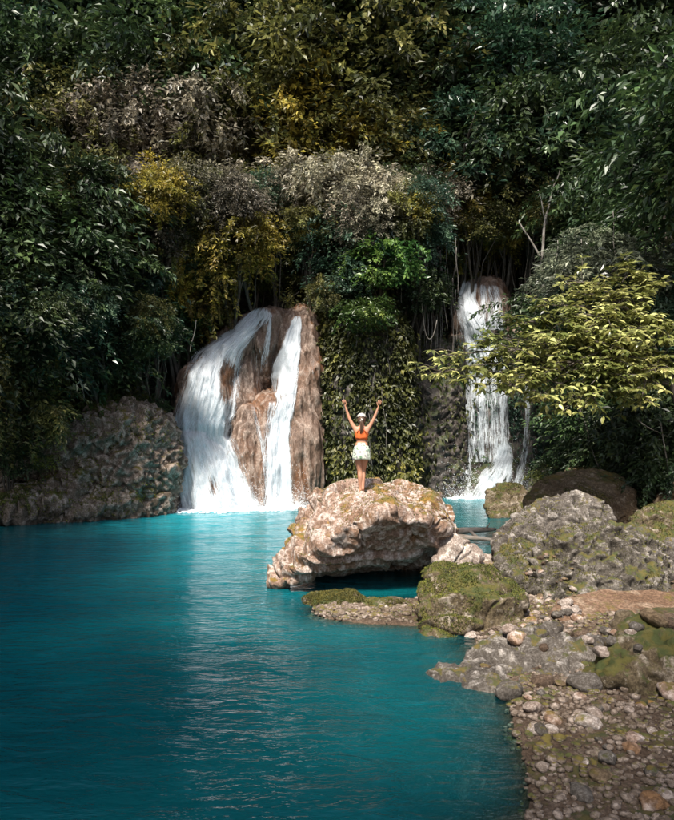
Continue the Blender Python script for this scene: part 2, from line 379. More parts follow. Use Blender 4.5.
# ------------------------------------------------------------------ ground, water
ys_ = [-60, 0, 3, 5, 7, 9, 11, 13, 17, 20, 23, 28, 60]; xs_ = [-6, -3, 0.2, 1.6, 1.9, 2.0, 2.2, 3.1, 5.0, 6.3, 7.3, 9.5, 14]
def ground_z(x, y):
    p = np.stack([x, y, x * 0], 1); d = x - np.interp(y, ys_, xs_) + 0.5 * fbm(p * 0.5, 3)
    z = np.where(d < 0, -2.6 * (1 - np.exp(d * 0.45)), 0.15 * (1 - np.exp(-d * 0.6)) + 0.018 * np.maximum(d, 0))
    near = 3.0 - y + 1.0 * fbm(p * 0.35 + 9, 2); z = np.maximum(z, np.where(near > 0, 0.5 * (1 - np.exp(-near)), -2.6 * (1 - np.exp(near * 0.6))))
    ml = np.exp(-((x - 0.35) / 1.5) ** 2 - ((y - 10.8) / 1.0) ** 2) * 2.3                       # gravel shoal in front of the boulder
    z = np.where(z < 0, np.minimum(z + ml, 0.02), z)
    lb = -13.5 - x + 0.0 * y; z = np.where(lb > 0, np.maximum(z, np.minimum(1.0, lb * 0.4)), z)
    return z + 0.07 * fbm(p * 1.5, 4) * np.exp(-np.maximum(-z, 0)) + np.where(z > 0, 0.03 * ridged(p * 4, 2), 0)
def grid(xs, ys, zf):
    X, Y = np.meshgrid(xs, ys); x, y = X.ravel(), Y.ravel(); V = np.stack([x, y, zf(x, y)], 1)
    nx, ny = len(xs), len(ys); i = (np.arange(ny - 1)[:, None] * nx + np.arange(nx - 1)[None]).ravel()
    return V, np.stack([i, i + 1, i + nx + 1, i + nx], 1)
gx = np.concatenate([np.linspace(-200, -20, 20)[:-1], np.linspace(-20, -4, 40)[:-1], np.linspace(-4, 10, 240)[:-1], np.linspace(10, 20, 20)[:-1], np.linspace(20, 200, 20)])
gy = np.concatenate([np.linspace(-200, 2, 25)[:-1], np.linspace(2, 20, 260)[:-1], np.linspace(20, 40, 60)[:-1], np.linspace(40, 250, 25)])
V, Fc = grid(gx, gy, ground_z)
tag(mkobj('ground', mkmesh('ground', V, Fc, M['ground'], True, {'cav': np.zeros(len(V))})), 'stony brown river bank and pool bed', 'ground', kind='structure')

def water_mat():
    t = NT('turquoise_water'); g = t.n('NewGeometry'); pos = g.outputs['Position']
    v = t.mapping(pos, (0.55, 1.5, 1.0)); warp = t.noise(v, 0.9, 2)
    n1 = t.noise(v, 2.6, 4, 0.55, 0.6); n2 = t.noise(v, 7.5, 3, 0.5, 0.3); n3 = t.noise(pos, 0.25, 2)
    h = t.math('ADD', t.math('MULTIPLY', n1, 1.0), t.math('MULTIPLY', n2, 0.35))
    nr = t.bump(h, 0.5, 0.09)
    ag = t.attr('aerated')
    deep = t.mix(t.rng(n3, 0.35, 0.65), (0.001, 0.060, 0.072), (0.002, 0.098, 0.110))
    deep = t.mix(ag, deep, (0.010, 0.26, 0.31))
    deep = t.mix(t.rng(t.math('ADD', n1, t.math('MULTIPLY', ag, 0.3)), 0.55, 0.80, 0.0, 0.2), deep, (0.02, 0.22, 0.27))
    b = t.bsdf(deep, 0.07, nr, 0.5); b.inputs['IOR'].default_value = 1.33
    clear = t.n('BsdfTransparent'); clear.inputs[0].default_value = (0.62, 0.80, 0.78, 1)
    gl = t.n('BsdfGlossy'); gl.inputs['Roughness'].default_value = 0.05; t.l(nr, gl.inputs['Normal'])
    fr = t.n('Fresnel'); fr.inputs[0].default_value = 1.33; t.l(nr, fr.inputs['Normal'])
    m1 = t.n('MixShader'); t.l(fr.outputs[0], m1.inputs[0]); t.l(clear.outputs[0], m1.inputs[1]); t.l(gl.outputs[0], m1.inputs[2])
    m2 = t.n('MixShader'); t.l(t.attr('shallow'), m2.inputs[0]); t.l(b.outputs[0], m2.inputs[1]); t.l(m1.outputs[0], m2.inputs[2])
    t.l(m2.outputs[0], t.out.inputs[0]); return t.m
FALL1 = (-5.2, 25.4); FALL2 = (6.8, 29.0)
wx = np.concatenate([np.linspace(-60, -14, 12)[:-1], np.linspace(-14, 10, 330)[:-1], np.linspace(10, 60, 10)])
wy = np.concatenate([np.linspace(-60, 4, 10)[:-1], np.linspace(4, 32, 380)[:-1], np.linspace(32, 80, 8)])
def wz(x, y):
    d = np.hypot(x - FALL1[0], (y - FALL1[1]) * 1.0); p = np.stack([x * 1.3, y * 3.2, x * 0], 1)
    inb = (x > -14) & (x < 10) & (y > 4) & (y < 32)
    a = 0.008 + 0.022 * np.exp(-d / 7)
    rip = np.sin(d * 5.5 + 2.2 * fbm(p * 0.35, 2)) * 0.5 + fbm(p * 1.0, 2)
    return np.where(inb, a * rip, 0)
V, Fc = grid(wx, wy, wz)
gz = ground_z(V[:, 0], V[:, 1]); shal = np.clip(np.exp(np.minimum(gz, 0) * 1.8), 0, 1)
d1 = np.hypot((V[:, 0] - FALL1[0] - 0.08 * (FALL1[1] - V[:, 1])) * 0.85, (V[:, 1] - FALL1[1]) * 0.27); d2 = np.hypot(V[:, 0] - FALL2[0], V[:, 1] - FALL2[1])
aer = np.clip(np.exp(-(d1 / 3.2) ** 2) * 1.0 + np.exp(-(d2 / 3.5) ** 2) * 0.7, 0, 1)
tag(mkobj('water', mkmesh('water', V, Fc, water_mat(), True, {'shallow': shal, 'aerated': aer})), 'calm turquoise pool below the two waterfalls', 'water', kind='structure')

# ------------------------------------------------------------------ the gorge wall
path = [(-46, -20), (-33, -4), (-24, 9), (-17, 17), (-12.5, 23), (-8.5, 27.6), (-4, 29.3), (0, 28.6), (4, 31), (7, 33.5), (11, 32.5), (14.5, 27), (16.5, 20), (19, 11), (25, 0), (38, -16)]
pp = [Vector((a, b)) for a, b in path]; cum = [0]
for a, b in zip(pp[:-1], pp[1:]): cum.append(cum[-1] + (b - a).length)
S = np.linspace(0, cum[-1], 520); bx_ = np.interp(S, cum, [p.x for p in pp]); by_ = np.interp(S, cum, [p.y for p in pp])
ker = np.ones(25) / 25
def sm(a): return np.convolve(np.pad(a, 12, 'edge'), ker, 'valid')
bx_, by_ = sm(bx_), sm(by_); tx, ty = np.gradient(bx_), np.gradient(by_); tl = np.hypot(tx, ty); nx_, ny_ = -ty / tl, tx / tl     # outwards
H = np.concatenate([np.linspace(-1.5, 11, 130)[:-1], np.linspace(11, 27, 110)])
def setback(h): return np.where(h < 9.5, 0.10 * np.maximum(h, 0), 0.95 + (h - 9.5) * 1.15)
SS, HH = np.meshgrid(np.arange(len(S)), H); si, hh = SS.ravel(), HH.ravel(); sb = setback(hh)
V = np.stack([bx_[si] + nx_[si] * sb, by_[si] + ny_[si] * sb, hh], 1)
nrm = np.stack([-nx_[si], -ny_[si], np.where(hh > 9.5, 0.8, 0.1)], 1); nrm /= np.linalg.norm(nrm, axis=1)[:, None]
dis = 0.9 * fbm(V * 0.22, 3) + 0.5 * ridged(V * 0.6 * (1, 1, 0.6), 3) + 0.14 * ridged(V * 2.2, 3)
V = V + nrm * (dis * np.clip((hh + 1.5) / 2, 0.3, 1))[:, None]
nx = len(S); i = (np.arange(len(H) - 1)[:, None] * nx + np.arange(nx - 1)[None]).ravel(); Fc = np.stack([i, i + 1, i + nx + 1, i + nx], 1)
CV, CF = V, Fc
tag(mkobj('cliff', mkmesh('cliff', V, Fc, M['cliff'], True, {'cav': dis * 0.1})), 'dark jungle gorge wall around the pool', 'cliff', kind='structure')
cliff_bvh = BVHTree.FromPolygons(V.tolist(), Fc.tolist())

# ------------------------------------------------------------------ waterfall rock on the left
def E(px, py, Y, rx, rz, ry):            # ellipsoid: centre in photo pixels at distance Y, radii rx/rz in pixels, ry in metres
    s = Y / F; return (P(px, py, Y), (rx * s, ry, rz * s))
Lf = []
for ch in [
    [E(300, 330, 28.3, 24, 20, 1.1), E(300, 372, 28.0, 26, 20, 1.3), E(301, 430, 27.6, 27, 20, 1.6), E(299, 508, 27.4, 28, 20, 1.8)],
    [E(271, 326, 28.2, 13, 16, 1.0), E(266, 350, 28.1, 15, 18, 1.1), E(262, 372, 28.4, 18, 18, 1.0)],
    [E(247, 342, 28.3, 14, 18, 1.0), E(243, 378, 27.9, 18, 20, 1.2), E(240, 425, 27.5, 22, 20, 1.3)],
    [E(252, 329, 28.2, 14, 12, 1.0), E(228, 358, 27.6, 20, 18, 1.2), E(210, 385, 27.1, 26, 22, 1.3), E(206, 425, 26.9, 32, 20, 1.4)],
    [E(272, 408, 27.6, 22, 14, 1.2), E(262, 440, 27.1, 24, 20, 1.3), E(262, 505, 26.8, 30, 20, 1.5)],
    [E(250, 425, 26.9, 14, 20, 1.0), E(248, 455, 26.6, 20, 20, 1.2), E(252, 505, 26.5, 24, 20, 1.3)],
    [E(196, 445, 26.4, 22, 16, 1.3), E(208, 475, 26.2, 30, 20, 1.4), E(214, 510, 26.1, 38, 20, 1.5)],
    [E(290, 402, 27.6, 26, 10, 1.2), E(290, 500, 27.3, 26, 10, 1.3)]]:
    Lf += chain_hulls(ch)
lrock, lbvh, lv, lf_ = rock('waterfall_rock', Lf, 0.055, 'flute', 'travertine', 1.0, 3, 4, 'fluted pinkish travertine rock under the wide left waterfall', 'rock face', bvh=True)
# waterfall rock on the right
Rf = []
for ch in [
    [E(483, 300, 32.0, 24, 22, 1.2), E(483, 325, 31.8, 28, 20, 1.4)],
    [E(486, 345, 32.0, 36, 20, 1.2), E(492, 400, 31.9, 44, 30, 1.5), E(495, 465, 31.8, 48, 30, 1.7)],
    [E(512, 340, 32.2, 20, 20, 1.4), E(522, 420, 32.0, 24, 20, 1.5), E(530, 500, 31.5, 26, 20, 1.6)],
    [E(500, 472, 30.6, 18, 16, 1.2), E(486, 492, 30.2, 30, 16, 1.4), E(474, 512, 29.8, 38, 14, 1.5)],
    [E(452, 480, 30.6, 16, 14, 1.2), E(452, 508, 30.4, 20, 14, 1.3)],
    [E(520, 478, 30.2, 14, 12, 1.0), E(516, 510, 29.6, 22, 14, 1.2)]]:
    Rf += chain_hulls(ch)
rrock, rbvh, rv, rf_ = rock('waterfall_rock', Rf, 0.07, 'flute', 'dark_travertine', 1.0, 5, 4, 'dark wet domed rock under the tall right waterfall', 'rock face', bvh=True)
rme = rrock.data; rme.materials.append(M['travertine']); pz = np.array([p.center.z for p in rme.polygons]) + rrock.location.z; rme.polygons.foreach_set('material_index', (pz + 0.5 * np.sin(np.arange(len(pz)) * 0.0) > P(480, 336, 31.5).z).astype(np.int32)); rme.update()
# ivy-clad buttress between them
Iv = chain_hulls([E(350, 300, 29.0, 30, 30, 1.2), E(366, 345, 27.9, 40, 30, 1.3), E(370, 420, 27.4, 44, 30, 1.4), E(372, 500, 27.0, 40, 30, 1.3)]) + chain_hulls([E(430, 370, 31.0, 30, 30, 1.4), E(436, 500, 30.2, 30, 20, 1.4)])
irock, ibvh, iv, if_ = rock('rock_buttress', Iv, 0.09, 'karst', 'dark_travertine', 1.6, 8, 4, 'dark rock buttress behind the ivy between the waterfalls', 'rock face', bvh=True)
# left bank
Lb = chain_hulls([E(158, 450, 24.2, 16, 34, 1.6), E(128, 428, 24.0, 34, 26, 2.0), E(92, 440, 23.6, 40, 24, 2.2), E(40, 455, 23.4, 40, 24, 2.2), E(-40, 462, 22.5, 50, 30, 2.2)]) \
   + chain_hulls([E(152, 505, 24.0, 20, 22, 1.6), E(110, 505, 23.2, 34, 26, 1.8), E(50, 512, 22.8, 40, 26, 1.6), E(-40, 520, 21.8, 60, 30, 1.8)]) \
   + chain_hulls([E(150, 450, 24.3, 20, 40, 1.6), E(140, 505, 23.8, 26, 22, 1.6)]) + chain_hulls([E(95, 470, 22.8, 22, 14, 1.0), E(60, 498, 22.0, 26, 12, 1.0), E(10, 508, 21.2, 30, 12, 1.0)]) + [ell(P(80, 470, 23.9), (4.0, 1.8, 2.0)), ell(P(120, 470, 23.8), (2.0, 1.8, 2.0))]
bank, bbvh, bv, bf_ = rock('bank_rock', Lb, 0.075, 'karst', 'bank_rock', 2.0, 11, 3, 'long mossy limestone outcrop left of the wide waterfall', 'rock outcrop', bvh=True)
# ------------------------------------------------------------------ falling water
def fall_mat():
    t = NT('white_water'); uv = t.n('UVMap').outputs[0]
    s1 = t.noise(t.mapping(uv, (13, 0.8, 1)), 1.0, 5, 0.65, 0.25); s2 = t.noise(t.mapping(uv, (34, 2.6, 1)), 1.0, 4, 0.6)
    s3 = t.noise(t.mapping(uv, (3.0, 0.45, 1)), 1.0, 2)
    g = t.n('NewGeometry'); sp = t.noise(g.outputs['Position'], 16, 4, 0.7)
    s = t.math('ADD', t.math('MULTIPLY', s1, 0.55), t.math('ADD', t.math('MULTIPLY', s2, 0.42), t.math('ADD', t.math('MULTIPLY', s3, 0.42), t.math('MULTIPLY', sp, 0.22))))
    a = t.rng(t.math('ADD', s, t.math('SUBTRACT', t.attr('dens'), 0.87)), 0.44, 0.66)
    nr = t.bump(t.math('ADD', s1, t.math('MULTIPLY', sp, 0.7)), 0.8, 0.05)
    b = t.bsdf(t.mix(s2, (0.62, 0.72, 0.80), (0.90, 0.92, 0.94)), 0.35, nr, 0.5)
    tl = t.n('BsdfTranslucent'); tl.inputs[0].default_value = (0.8, 0.88, 0.93, 1)
    m0 = t.n('MixShader'); m0.inputs[0].default_value = 0.25; t.l(b.outputs[0], m0.inputs[1]); t.l(tl.outputs[0], m0.inputs[2])
    tr = t.n('BsdfTransparent'); m = t.n('MixShader'); t.l(t.math('MULTIPLY', a, 0.96), m.inputs[0]); t.l(tr.outputs[0], m.inputs[1]); t.l(m0.outputs[0], m.inputs[2])
    t.l(m.outputs[0], t.out.inputs[0]); return t.m
M['fall'] = fall_mat()
_t = NT('spray'); _b = _t.bsdf((0.85, 0.89, 0.92), 0.4, None, 0.5); _t.l(_b.outputs[0], _t.out.inputs[0]); M['spray'] = _t.m
def stream(root, rows, bvh, Yref, dens, seed=0, lift=0.05, holes=(), edge=0.42, name='stream', fade=5):
    g = np.random.default_rng(seed); s = Yref / F
    ry = [r[2] for r in rows]; nv = max(8, int((ry[-1] - ry[0]) / 1.1)); wmax = max(r[1] - r[0] for r in rows) * s; nu = max(6, int(wmax / 0.035))
    py = np.linspace(ry[0], ry[-1], nv); a = np.interp(py, ry, [r[0] for r in rows]); b = np.interp(py, ry, [r[1] for r in rows])
    Yg = np.zeros((nv, nu)); px = np.zeros((nv, nu)); fr = np.linspace(0, 1, nu)
    # ragged edges
    el = perlin(np.stack([py * 0.13, py * 0 + seed, py * 0], 1)) * 1.2; er = perlin(np.stack([py * 0.13, py * 0 + seed + 9, py * 0], 1)) * 1.2
    for i in range(nv):
        px[i] = a[i] + el[i] + (b[i] + er[i] - a[i] - el[i]) * fr
        for j in range(nu):
            h, _n = camray(bvh, px[i, j], py[i]); Yg[i, j] = h.y if h is not None and abs(h.y - Yref) < 3 else np.nan
        row = Yg[i]; ok = ~np.isnan(row)
        row[~ok] = np.interp(fr[~ok], fr[ok], row[ok]) if ok.any() else (Yg[i - 1][~ok] if i else Yref)
    for i in range(1, nv): Yg[i] = np.minimum(Yg[i], Yg[i - 1] + 0.015)          # water falls clear of undercuts
    for _ in range(3):
        Q = np.pad(Yg, ((0, 0), (1, 1)), 'edge'); Yg = (Q[:, :-2] + Q[:, 1:-1] * 2 + Q[:, 2:]) / 4
        Q = np.pad(Yg, ((1, 1), (0, 0)), 'edge'); Yg = (Q[:-2] + Q[1:-1] * 2 + Q[2:]) / 4
    PY = np.repeat(py[:, None], nu, 1); U = np.repeat((fr * wmax)[None], nv, 0); Vv = (PY - ry[0]) * s
    q = np.stack([(U * 6 + seed).ravel(), (Vv * 0.7).ravel(), np.zeros(nv * nu)], 1)
    Yg = Yg - lift - 0.05 * np.sin(np.pi * fr)[None] * min(1, wmax) - 0.05 * ridged(q, 2).reshape(nv, nu)
    X = (px - CX) / F * Yg; Z = CAMZ - (PY - HY) / F * Yg
    V = np.stack([X.ravel(), Yg.ravel(), Z.ravel()], 1)
    dn = dens * np.ones((nv, nu)) if not isinstance(dens, (list, tuple)) else np.repeat(np.interp(py, ry, dens)[:, None], nu, 1)
    dn = dn - edge * np.clip(1 - np.minimum(fr, 1 - fr) / 0.24, 0, 1)[None] ** 1.5 - (0.25 if fade <= 5 else 0.6) * np.clip(1 - (PY - ry[0]) / fade, 0, 1)
    for hx, hy, rx, rr, k in holes: dn = dn - k * np.exp(-((px - hx) / rx) ** 2 - ((PY - hy) / rr) ** 2)
    i = (np.arange(nv - 1)[:, None] * nu + np.arange(nu - 1)[None]).ravel(); Fq = np.stack([i, i + 1, i + nu + 1, i + nu], 1)
    o = mkobj(name, mkmesh(name, V - np.array(root.location), Fq, M['fall'], True, {'dens': dn.ravel()}, None, np.stack([U.ravel(), Vv.ravel()], 1)), (0, 0, 0), root)
    return o
def spray(root, pts, n, sx, sy, sz, seed, r=0.02):
    g = np.random.default_rng(seed); k = g.integers(0, len(pts), n); c = np.array([tuple(p) for p in pts])[k] + g.normal(size=(n, 3)) * (sx, sy, 0) ; c[:, 2] = np.abs(c[:, 2] + g.exponential(sz, n))
    o = np.array([(1, 0, 0), (-1, 0, 0), (0, 1, 0), (0, -1, 0), (0, 0, 1.4), (0, 0, -1.4)]); rr = r * g.uniform(0.3, 1.3, n)
    V = (c[:, None] + o[None] * rr[:, None, None]).reshape(-1, 3); f = np.array([(0, 2, 4), (2, 1, 4), (1, 3, 4), (3, 0, 4), (2, 0, 5), (1, 2, 5), (3, 1, 5), (0, 3, 5)])
    Fc = (f[None] + np.arange(n)[:, None, None] * 6).reshape(-1, 3)
    tag(mkobj('spray', mkmesh('spray', V - np.array(root.location), Fc, M['spray']), (0, 0, 0), root), kind='stuff')
def foam(root, outline, seed):
    """lumpy white foam floating on the pool at the foot of the fall"""
    g = np.random.default_rng(seed); c = []
    for (ax, ay), (bx, by) in zip(outline[:-1], outline[1:]):
        m = int(math.hypot(bx - ax, by - ay) * 130)
        for k in range(m):
            t = g.random(); c.append((ax + (bx - ax) * t + g.normal() * 0.10, ay + (by - ay) * t - g.normal() * 0.30, 0.0))
    c = np.array(c); n = len(c); I = np.array([tuple(v) for v in ICO]); bm = bmesh.new(); bmesh.ops.create_icosphere(bm, subdivisions=1, radius=1); V0 = np.array([tuple(v.co) for v in bm.verts]); F0 = np.array([[v.index for v in f.verts] for f in bm.faces]); bm.free()
    d = np.abs(c[:, 1] - np.interp(c[:, 0], [o[0] for o in outline], [o[1] for o in outline]))
    r = g.uniform(0.03, 0.12, n) * np.exp(-d * 1.1)
    V = (c[:, None] + V0[None] * (r[:, None] * np.array([(1.7, 1.3, 0.5)]))[:, None]).reshape(-1, 3); V += 0.02 * np.stack([perlin(V * 9), perlin(V * 9 + 4), perlin(V * 9 + 8)], 1)
    Fc = (F0[None] + np.arange(n)[:, None, None] * len(V0)).reshape(-1, 3)
    tag(mkobj('foam', mkmesh('foam', V - np.array(root.location), Fc, M['spray']), (0, 0, 0), root), kind='stuff')

wf = empty('waterfall', (FALL1[0], FALL1[1], 0)); tag(wf, 'wide white waterfall fanning over pink rock into the pool', 'waterfall', 'waterfalls')
A = [(257, 268, 308), (246, 271, 316), (232, 264, 328), (214, 252, 340), (197, 244, 352), (187, 240, 368), (181, 239, 385), (176, 239, 400), (172, 236, 415), (168, 228, 428)]
A = [(a_ - 4, b_ + 3, c_) for a_, b_, c_ in A]
hA = [(226, 380, 7, 24, 0.42), (262, 335, 9, 14, 0.3), (204, 365, 5, 10, 0.15)]
stream(wf, A, lbvh, 27, 0.80, 1, 0.05, hA); stream(wf, A, lbvh, 27, 0.56, 2, 0.13, hA)
B = [(172, 236, 408), (169, 230, 422), (167, 229, 436), (168, 237, 452), (171, 242, 468), (173, 248, 485), (174, 257, 500), (175, 264, 509), (175, 266, 513)]
B = [(a_ - 3, b_ + 4, c_) for a_, b_, c_ in B]
hB = [(212, 488, 7, 15, 0.28), (186, 446, 9, 2, 0.10), (192, 470, 4, 14, 0.2)]
stream(wf, B, lbvh, 26, 0.86, 3, 0.06, hB, fade=18); stream(wf, B, lbvh, 26, 0.58, 4, 0.18, hB, fade=18)
stream(wf, [(270, 272, 314), (266, 272, 330), (261, 271, 350), (257, 270, 370), (256, 267, 386)], lbvh, 28, [0.75, 0.7, 0.62, 0.5, 0.4], 5)
stream(wf, [(238, 300, 320), (236, 300, 345), (240, 284, 384)], lbvh, 28, 0.46, 13)
stream(wf, [(262, 298, 398), (256, 296, 440), (256, 297, 512)], lbvh, 27.5, 0.58, 14, 0.03)
D = [(295, 300, 316), (288, 300, 330), (281, 300, 348), (274, 299, 362), (271, 298, 378), (275, 296, 392), (278, 294, 402), (271, 291, 420), (267, 289, 440), (267, 291, 465), (266, 292, 490), (265, 294, 509), (265, 294, 513)]
stream(wf, [(a_ - 2, b_ + 2, c_) for a_, b_, c_ in D], lbvh, 28, 0.84, 6, 0.06, [(284, 396, 4, 5, 0.3)]); stream(wf, D, lbvh, 28, 0.5, 7, 0.15)
stream(wf, [(249, 254, 402), (254, 260, 425), (260, 267, 450), (263, 271, 480), (264, 275, 508)], lbvh, 27, 0.60, 8)
stream(wf, [(299, 303, 398), (302, 308, 440), (302, 310, 508)], lbvh, 27.5, 0.46, 9); stream(wf, [(308, 314, 324), (309, 316, 350), (310, 316, 374)], lbvh, 28, 0.46, 10)
stream(wf, [(250, 284, 387), (249, 288, 394), (252, 288, 404), (262, 282, 420)], lbvh, 27.5, 0.42, 11)
stream(wf, [(306, 320, 330), (304, 322, 400), (304, 322, 508)], lbvh, 27.8, 0.34, 12)
fo1 = [(P(x, 509, 1).x * 25.0, y_) for x, y_ in ((170, 24.75), (200, 24.7), (225, 24.7), (252, 24.9), (275, 25.2), (298, 25.5))]
foam(wf, fo1, 1); foam(wf, [(x, y - 0.55) for x, y in fo1], 5); spray(wf, [(x, y, 0) for x, y in fo1], 9000, 0.28, 0.35, 0.30, 2, 0.010)
wf2 = empty('waterfall', (FALL2[0], FALL2[1], 0)); tag(wf2, 'tall thin waterfall dropping in veils down the dark rock on the right', 'waterfall', 'waterfalls')
U_ = [(460, 480, 280), (455, 479, 298), (453, 486, 315), (457, 494, 328), (459, 503, 345), (461, 508, 362)]
stream(wf2, U_, rbvh, 31.5, 0.72, 21, 0.05); stream(wf2, U_, rbvh, 31.5, 0.48, 22, 0.14)
stream(wf2, [(474, 500, 282), (474, 508, 300), (478, 510, 330)], rbvh, 31.5, 0.62, 23)
stream(wf2, [(458, 512, 352), (458, 513, 400), (459, 514, 462)], rbvh, 31.0, 0.60, 24, 0.10)
stream(wf2, [(464, 471, 360), (465, 471, 440), (463, 473, 474)], rbvh, 31.0, 0.60, 25, 0.2)
stream(wf2, [(476, 486, 360), (477, 487, 400), (478, 486, 455)], rbvh, 31.0, 0.64, 31, 0.2)
stream(wf2, [(496, 508, 360), (498, 510, 400), (500, 511, 450)], rbvh, 31.0, 0.66, 26, 0.2); stream(wf2, [(497, 509, 364), (499, 511, 450)], rbvh, 31.0, 0.5, 27, 0.3)
stream(wf2, [(523, 531, 372), (524, 531, 420), (521, 531, 452)], rbvh, 31.0, 0.62, 28, 0.15)
Bf = [(500, 512, 442), (492, 515, 458), (478, 515, 474), (464, 512, 490), (446, 512, 508)]
stream(wf2, Bf, rbvh, 30, 0.80, 29, 0.06, [(492, 468, 4, 10, .3), (476, 490, 6, 9, .35), (503, 480, 3, 12, .3)]); stream(wf2, Bf, rbvh, 30, 0.6, 30, 0.2, [(484, 480, 5, 10, .3)])
stream(wf2, [(520, 531, 448), (515, 528, 468), (509, 524, 490), (505, 524, 507)], rbvh, 30, 0.62, 32, 0.08)
stream(wf2, [(463, 476, 466), (461, 472, 490), (459, 473, 507)], rbvh, 30, 0.55, 33, 0.1)
fo2 = [(P(x, 507, 1).x * 28.9, 28.9) for x in (448, 470, 490, 512, 524)]
foam(wf2, fo2, 3); spray(wf2, [(x, y, 0) for x, y in fo2], 5000, 0.35, 0.3, 0.45, 4, 0.012)

# ------------------------------------------------------------------ boulders
def pts(*a): return [P(px, py, Y) for px, py, Y in a]
Bg = [
    # lit cap: left flank running down to the tip, rim overhanging the water, far side
    pts((270, 584, 12.5), (269, 576, 12.8), (277, 560, 13.1), (292, 532, 13.5), (306, 505, 13.9), (322, 488, 14.1), (345, 483, 14.2), (372, 489, 13.8), (405, 487, 14.2), (430, 491, 14.3), (442, 502, 14.1), (453, 530, 13.4), (455, 545, 12.9),
        (288, 580, 12.1), (306, 566, 11.8), (325, 543, 11.6), (345, 526, 11.5), (372, 515, 11.5), (400, 511, 11.6), (428, 515, 11.8), (449, 535, 12.3), (345, 500, 12.9), (395, 494, 13.1), (430, 499, 13.2)),
    # face sloping in below the rim
    pts((312, 566, 12.2), (345, 530, 11.8), (400, 516, 11.9), (430, 521, 12.1), (452, 542, 12.8), (335, 567, 13.2), (375, 563, 13.5), (425, 561, 13.5), (448, 556, 13.4), (300, 560, 13.6), (330, 560, 14.4), (440, 560, 14.4), (440, 510, 14.2), (320, 520, 14.2)),
    # root under the rock, far back in the dark
    pts((350, 560, 14.2), (430, 555, 14.2), (450, 555, 14.1), (360, 600, 14.4), (430, 610, 14.0), (460, 620, 13.5), (340, 560, 15.2), (445, 555, 15.2), (350, 600, 15.6), (445, 600, 15.6))]
bould, bgb, bgv, bgf = rock('boulder', Bg, 0.030, 'strata', 'boulder', 1.2, 2, 4, 'huge pale undercut boulder that the woman stands on', bvh=True)
def R_(name, hulls, vox, style, mat, amp, seed, label, sm=5, **k): return rock(name, hulls, vox, style, mat, amp, seed, sm, label, 'boulder', bvh=True, **k)
pale = R_('boulder', [pts((440, 535, 12.6), (452, 530, 12.9), (468, 545, 12.8), (480, 556, 12.5), (476, 566, 12.2), (450, 568, 12.0), (436, 560, 12.1), (440, 580, 12.5), (470, 585, 12.6), (455, 545, 12.1), (450, 540, 13.4), (470, 560, 13.2))], 0.028, 'strata', 'pale_rock', 0.9, 5, 'whitish worn rock wedged against the right end of the huge boulder')
mossy = R_('boulder', [pts((424, 590, 10.6), (432, 572, 10.8), (460, 566, 10.9), (490, 568, 10.8), (508, 582, 10.5), (522, 605, 10.1), (518, 650, 9.6), (430, 650, 9.5), (425, 620, 9.8), (450, 590, 10.0), (490, 592, 9.9), (470, 575, 10.4), (440, 600, 11.6), (510, 600, 11.6))], 0.026, 'strata', 'mossy_rock', 1.3, 6, 'mossy green foreground rock below the whitish worn rock')
rkA = R_('boulder', [pts((492, 548, 13.0), (497, 538, 13.2), (520, 515, 13.6), (545, 500, 13.9), (575, 497, 14.0), (600, 503, 14.0), (616, 520, 13.8), (600, 545, 13.6), (540, 545, 13.2), (500, 556, 12.6), (500, 580, 13.0), (600, 580, 13.7), (530, 515, 14.6), (600, 515, 15.0))], 0.030, 'pitted', 'grey_rock', 0.85, 7, 'pitted grey boulder with a pale left flank beside the pool')
rkB = R_('boulder', [pts((535, 560, 11.8), (560, 534, 11.7), (595, 526, 11.9), (630, 526, 12.0), (655, 545, 12.2), (670, 570, 11.9), (665, 602, 11.3), (600, 612, 10.9), (550, 600, 11.1), (525, 582, 11.5), (600, 560, 11.4), (640, 570, 11.4), (560, 620, 11.6), (660, 620, 11.9), (570, 545, 13.2), (650, 550, 13.4))], 0.030, 'pitted', 'moss_grey_rock', 0.95, 8, 'broad pitted grey rock in front of the pale flanked boulder')
rkC = R_('boulder', [pts((497, 556, 12.2), (520, 540, 12.6), (545, 548, 12.2), (560, 565, 11.8), (545, 585, 11.3), (510, 578, 11.6), (505, 600, 11.8), (555, 600, 12.0), (530, 555, 13.0))], 0.028, 'pitted', 'moss_grey_rock', 0.8, 9, 'low greenish rock at the foot of the pitted grey boulder')
rkD = R_('boulder', [pts((524, 500, 17.5), (535, 484, 18.0), (560, 474, 18.6), (590, 470, 19.0), (618, 476, 18.8), (634, 492, 18.2), (636, 515, 17.4), (580, 520, 16.9), (530, 518, 17.0), (540, 560, 17.4), (630, 560, 18.0), (560, 480, 20.5), (620, 490, 20.5), (570, 495, 17.2), (600, 500, 17.2))], 0.04, 'karst', 'brown_rock', 0.55, 10, 'large smooth brown boulder behind the grey rocks', 8)
rkE = R_('boulder', [pts((486, 505, 22.6), (488, 492, 22.8), (503, 484, 23.2), (522, 486, 23.2), (531, 500, 23.0), (528, 518, 22.3), (492, 518, 22.2), (495, 530, 22.6), (525, 530, 22.8), (510, 495, 24.4))], 0.04, 'karst', 'mossy_rock', 0.7, 12, 'rounded mossy boulder in the water below the right waterfall', 7)
rkF = R_('boulder', [pts((556, 478, 21.5), (566, 468, 21.8), (596, 465, 22.2), (612, 474, 21.8), (610, 500, 21.2), (556, 500, 21.0), (590, 470, 23.0))], 0.05, 'smooth', 'brown_rock', 0.8, 13, 'brown boulder crest showing just above the large smooth one', 7)
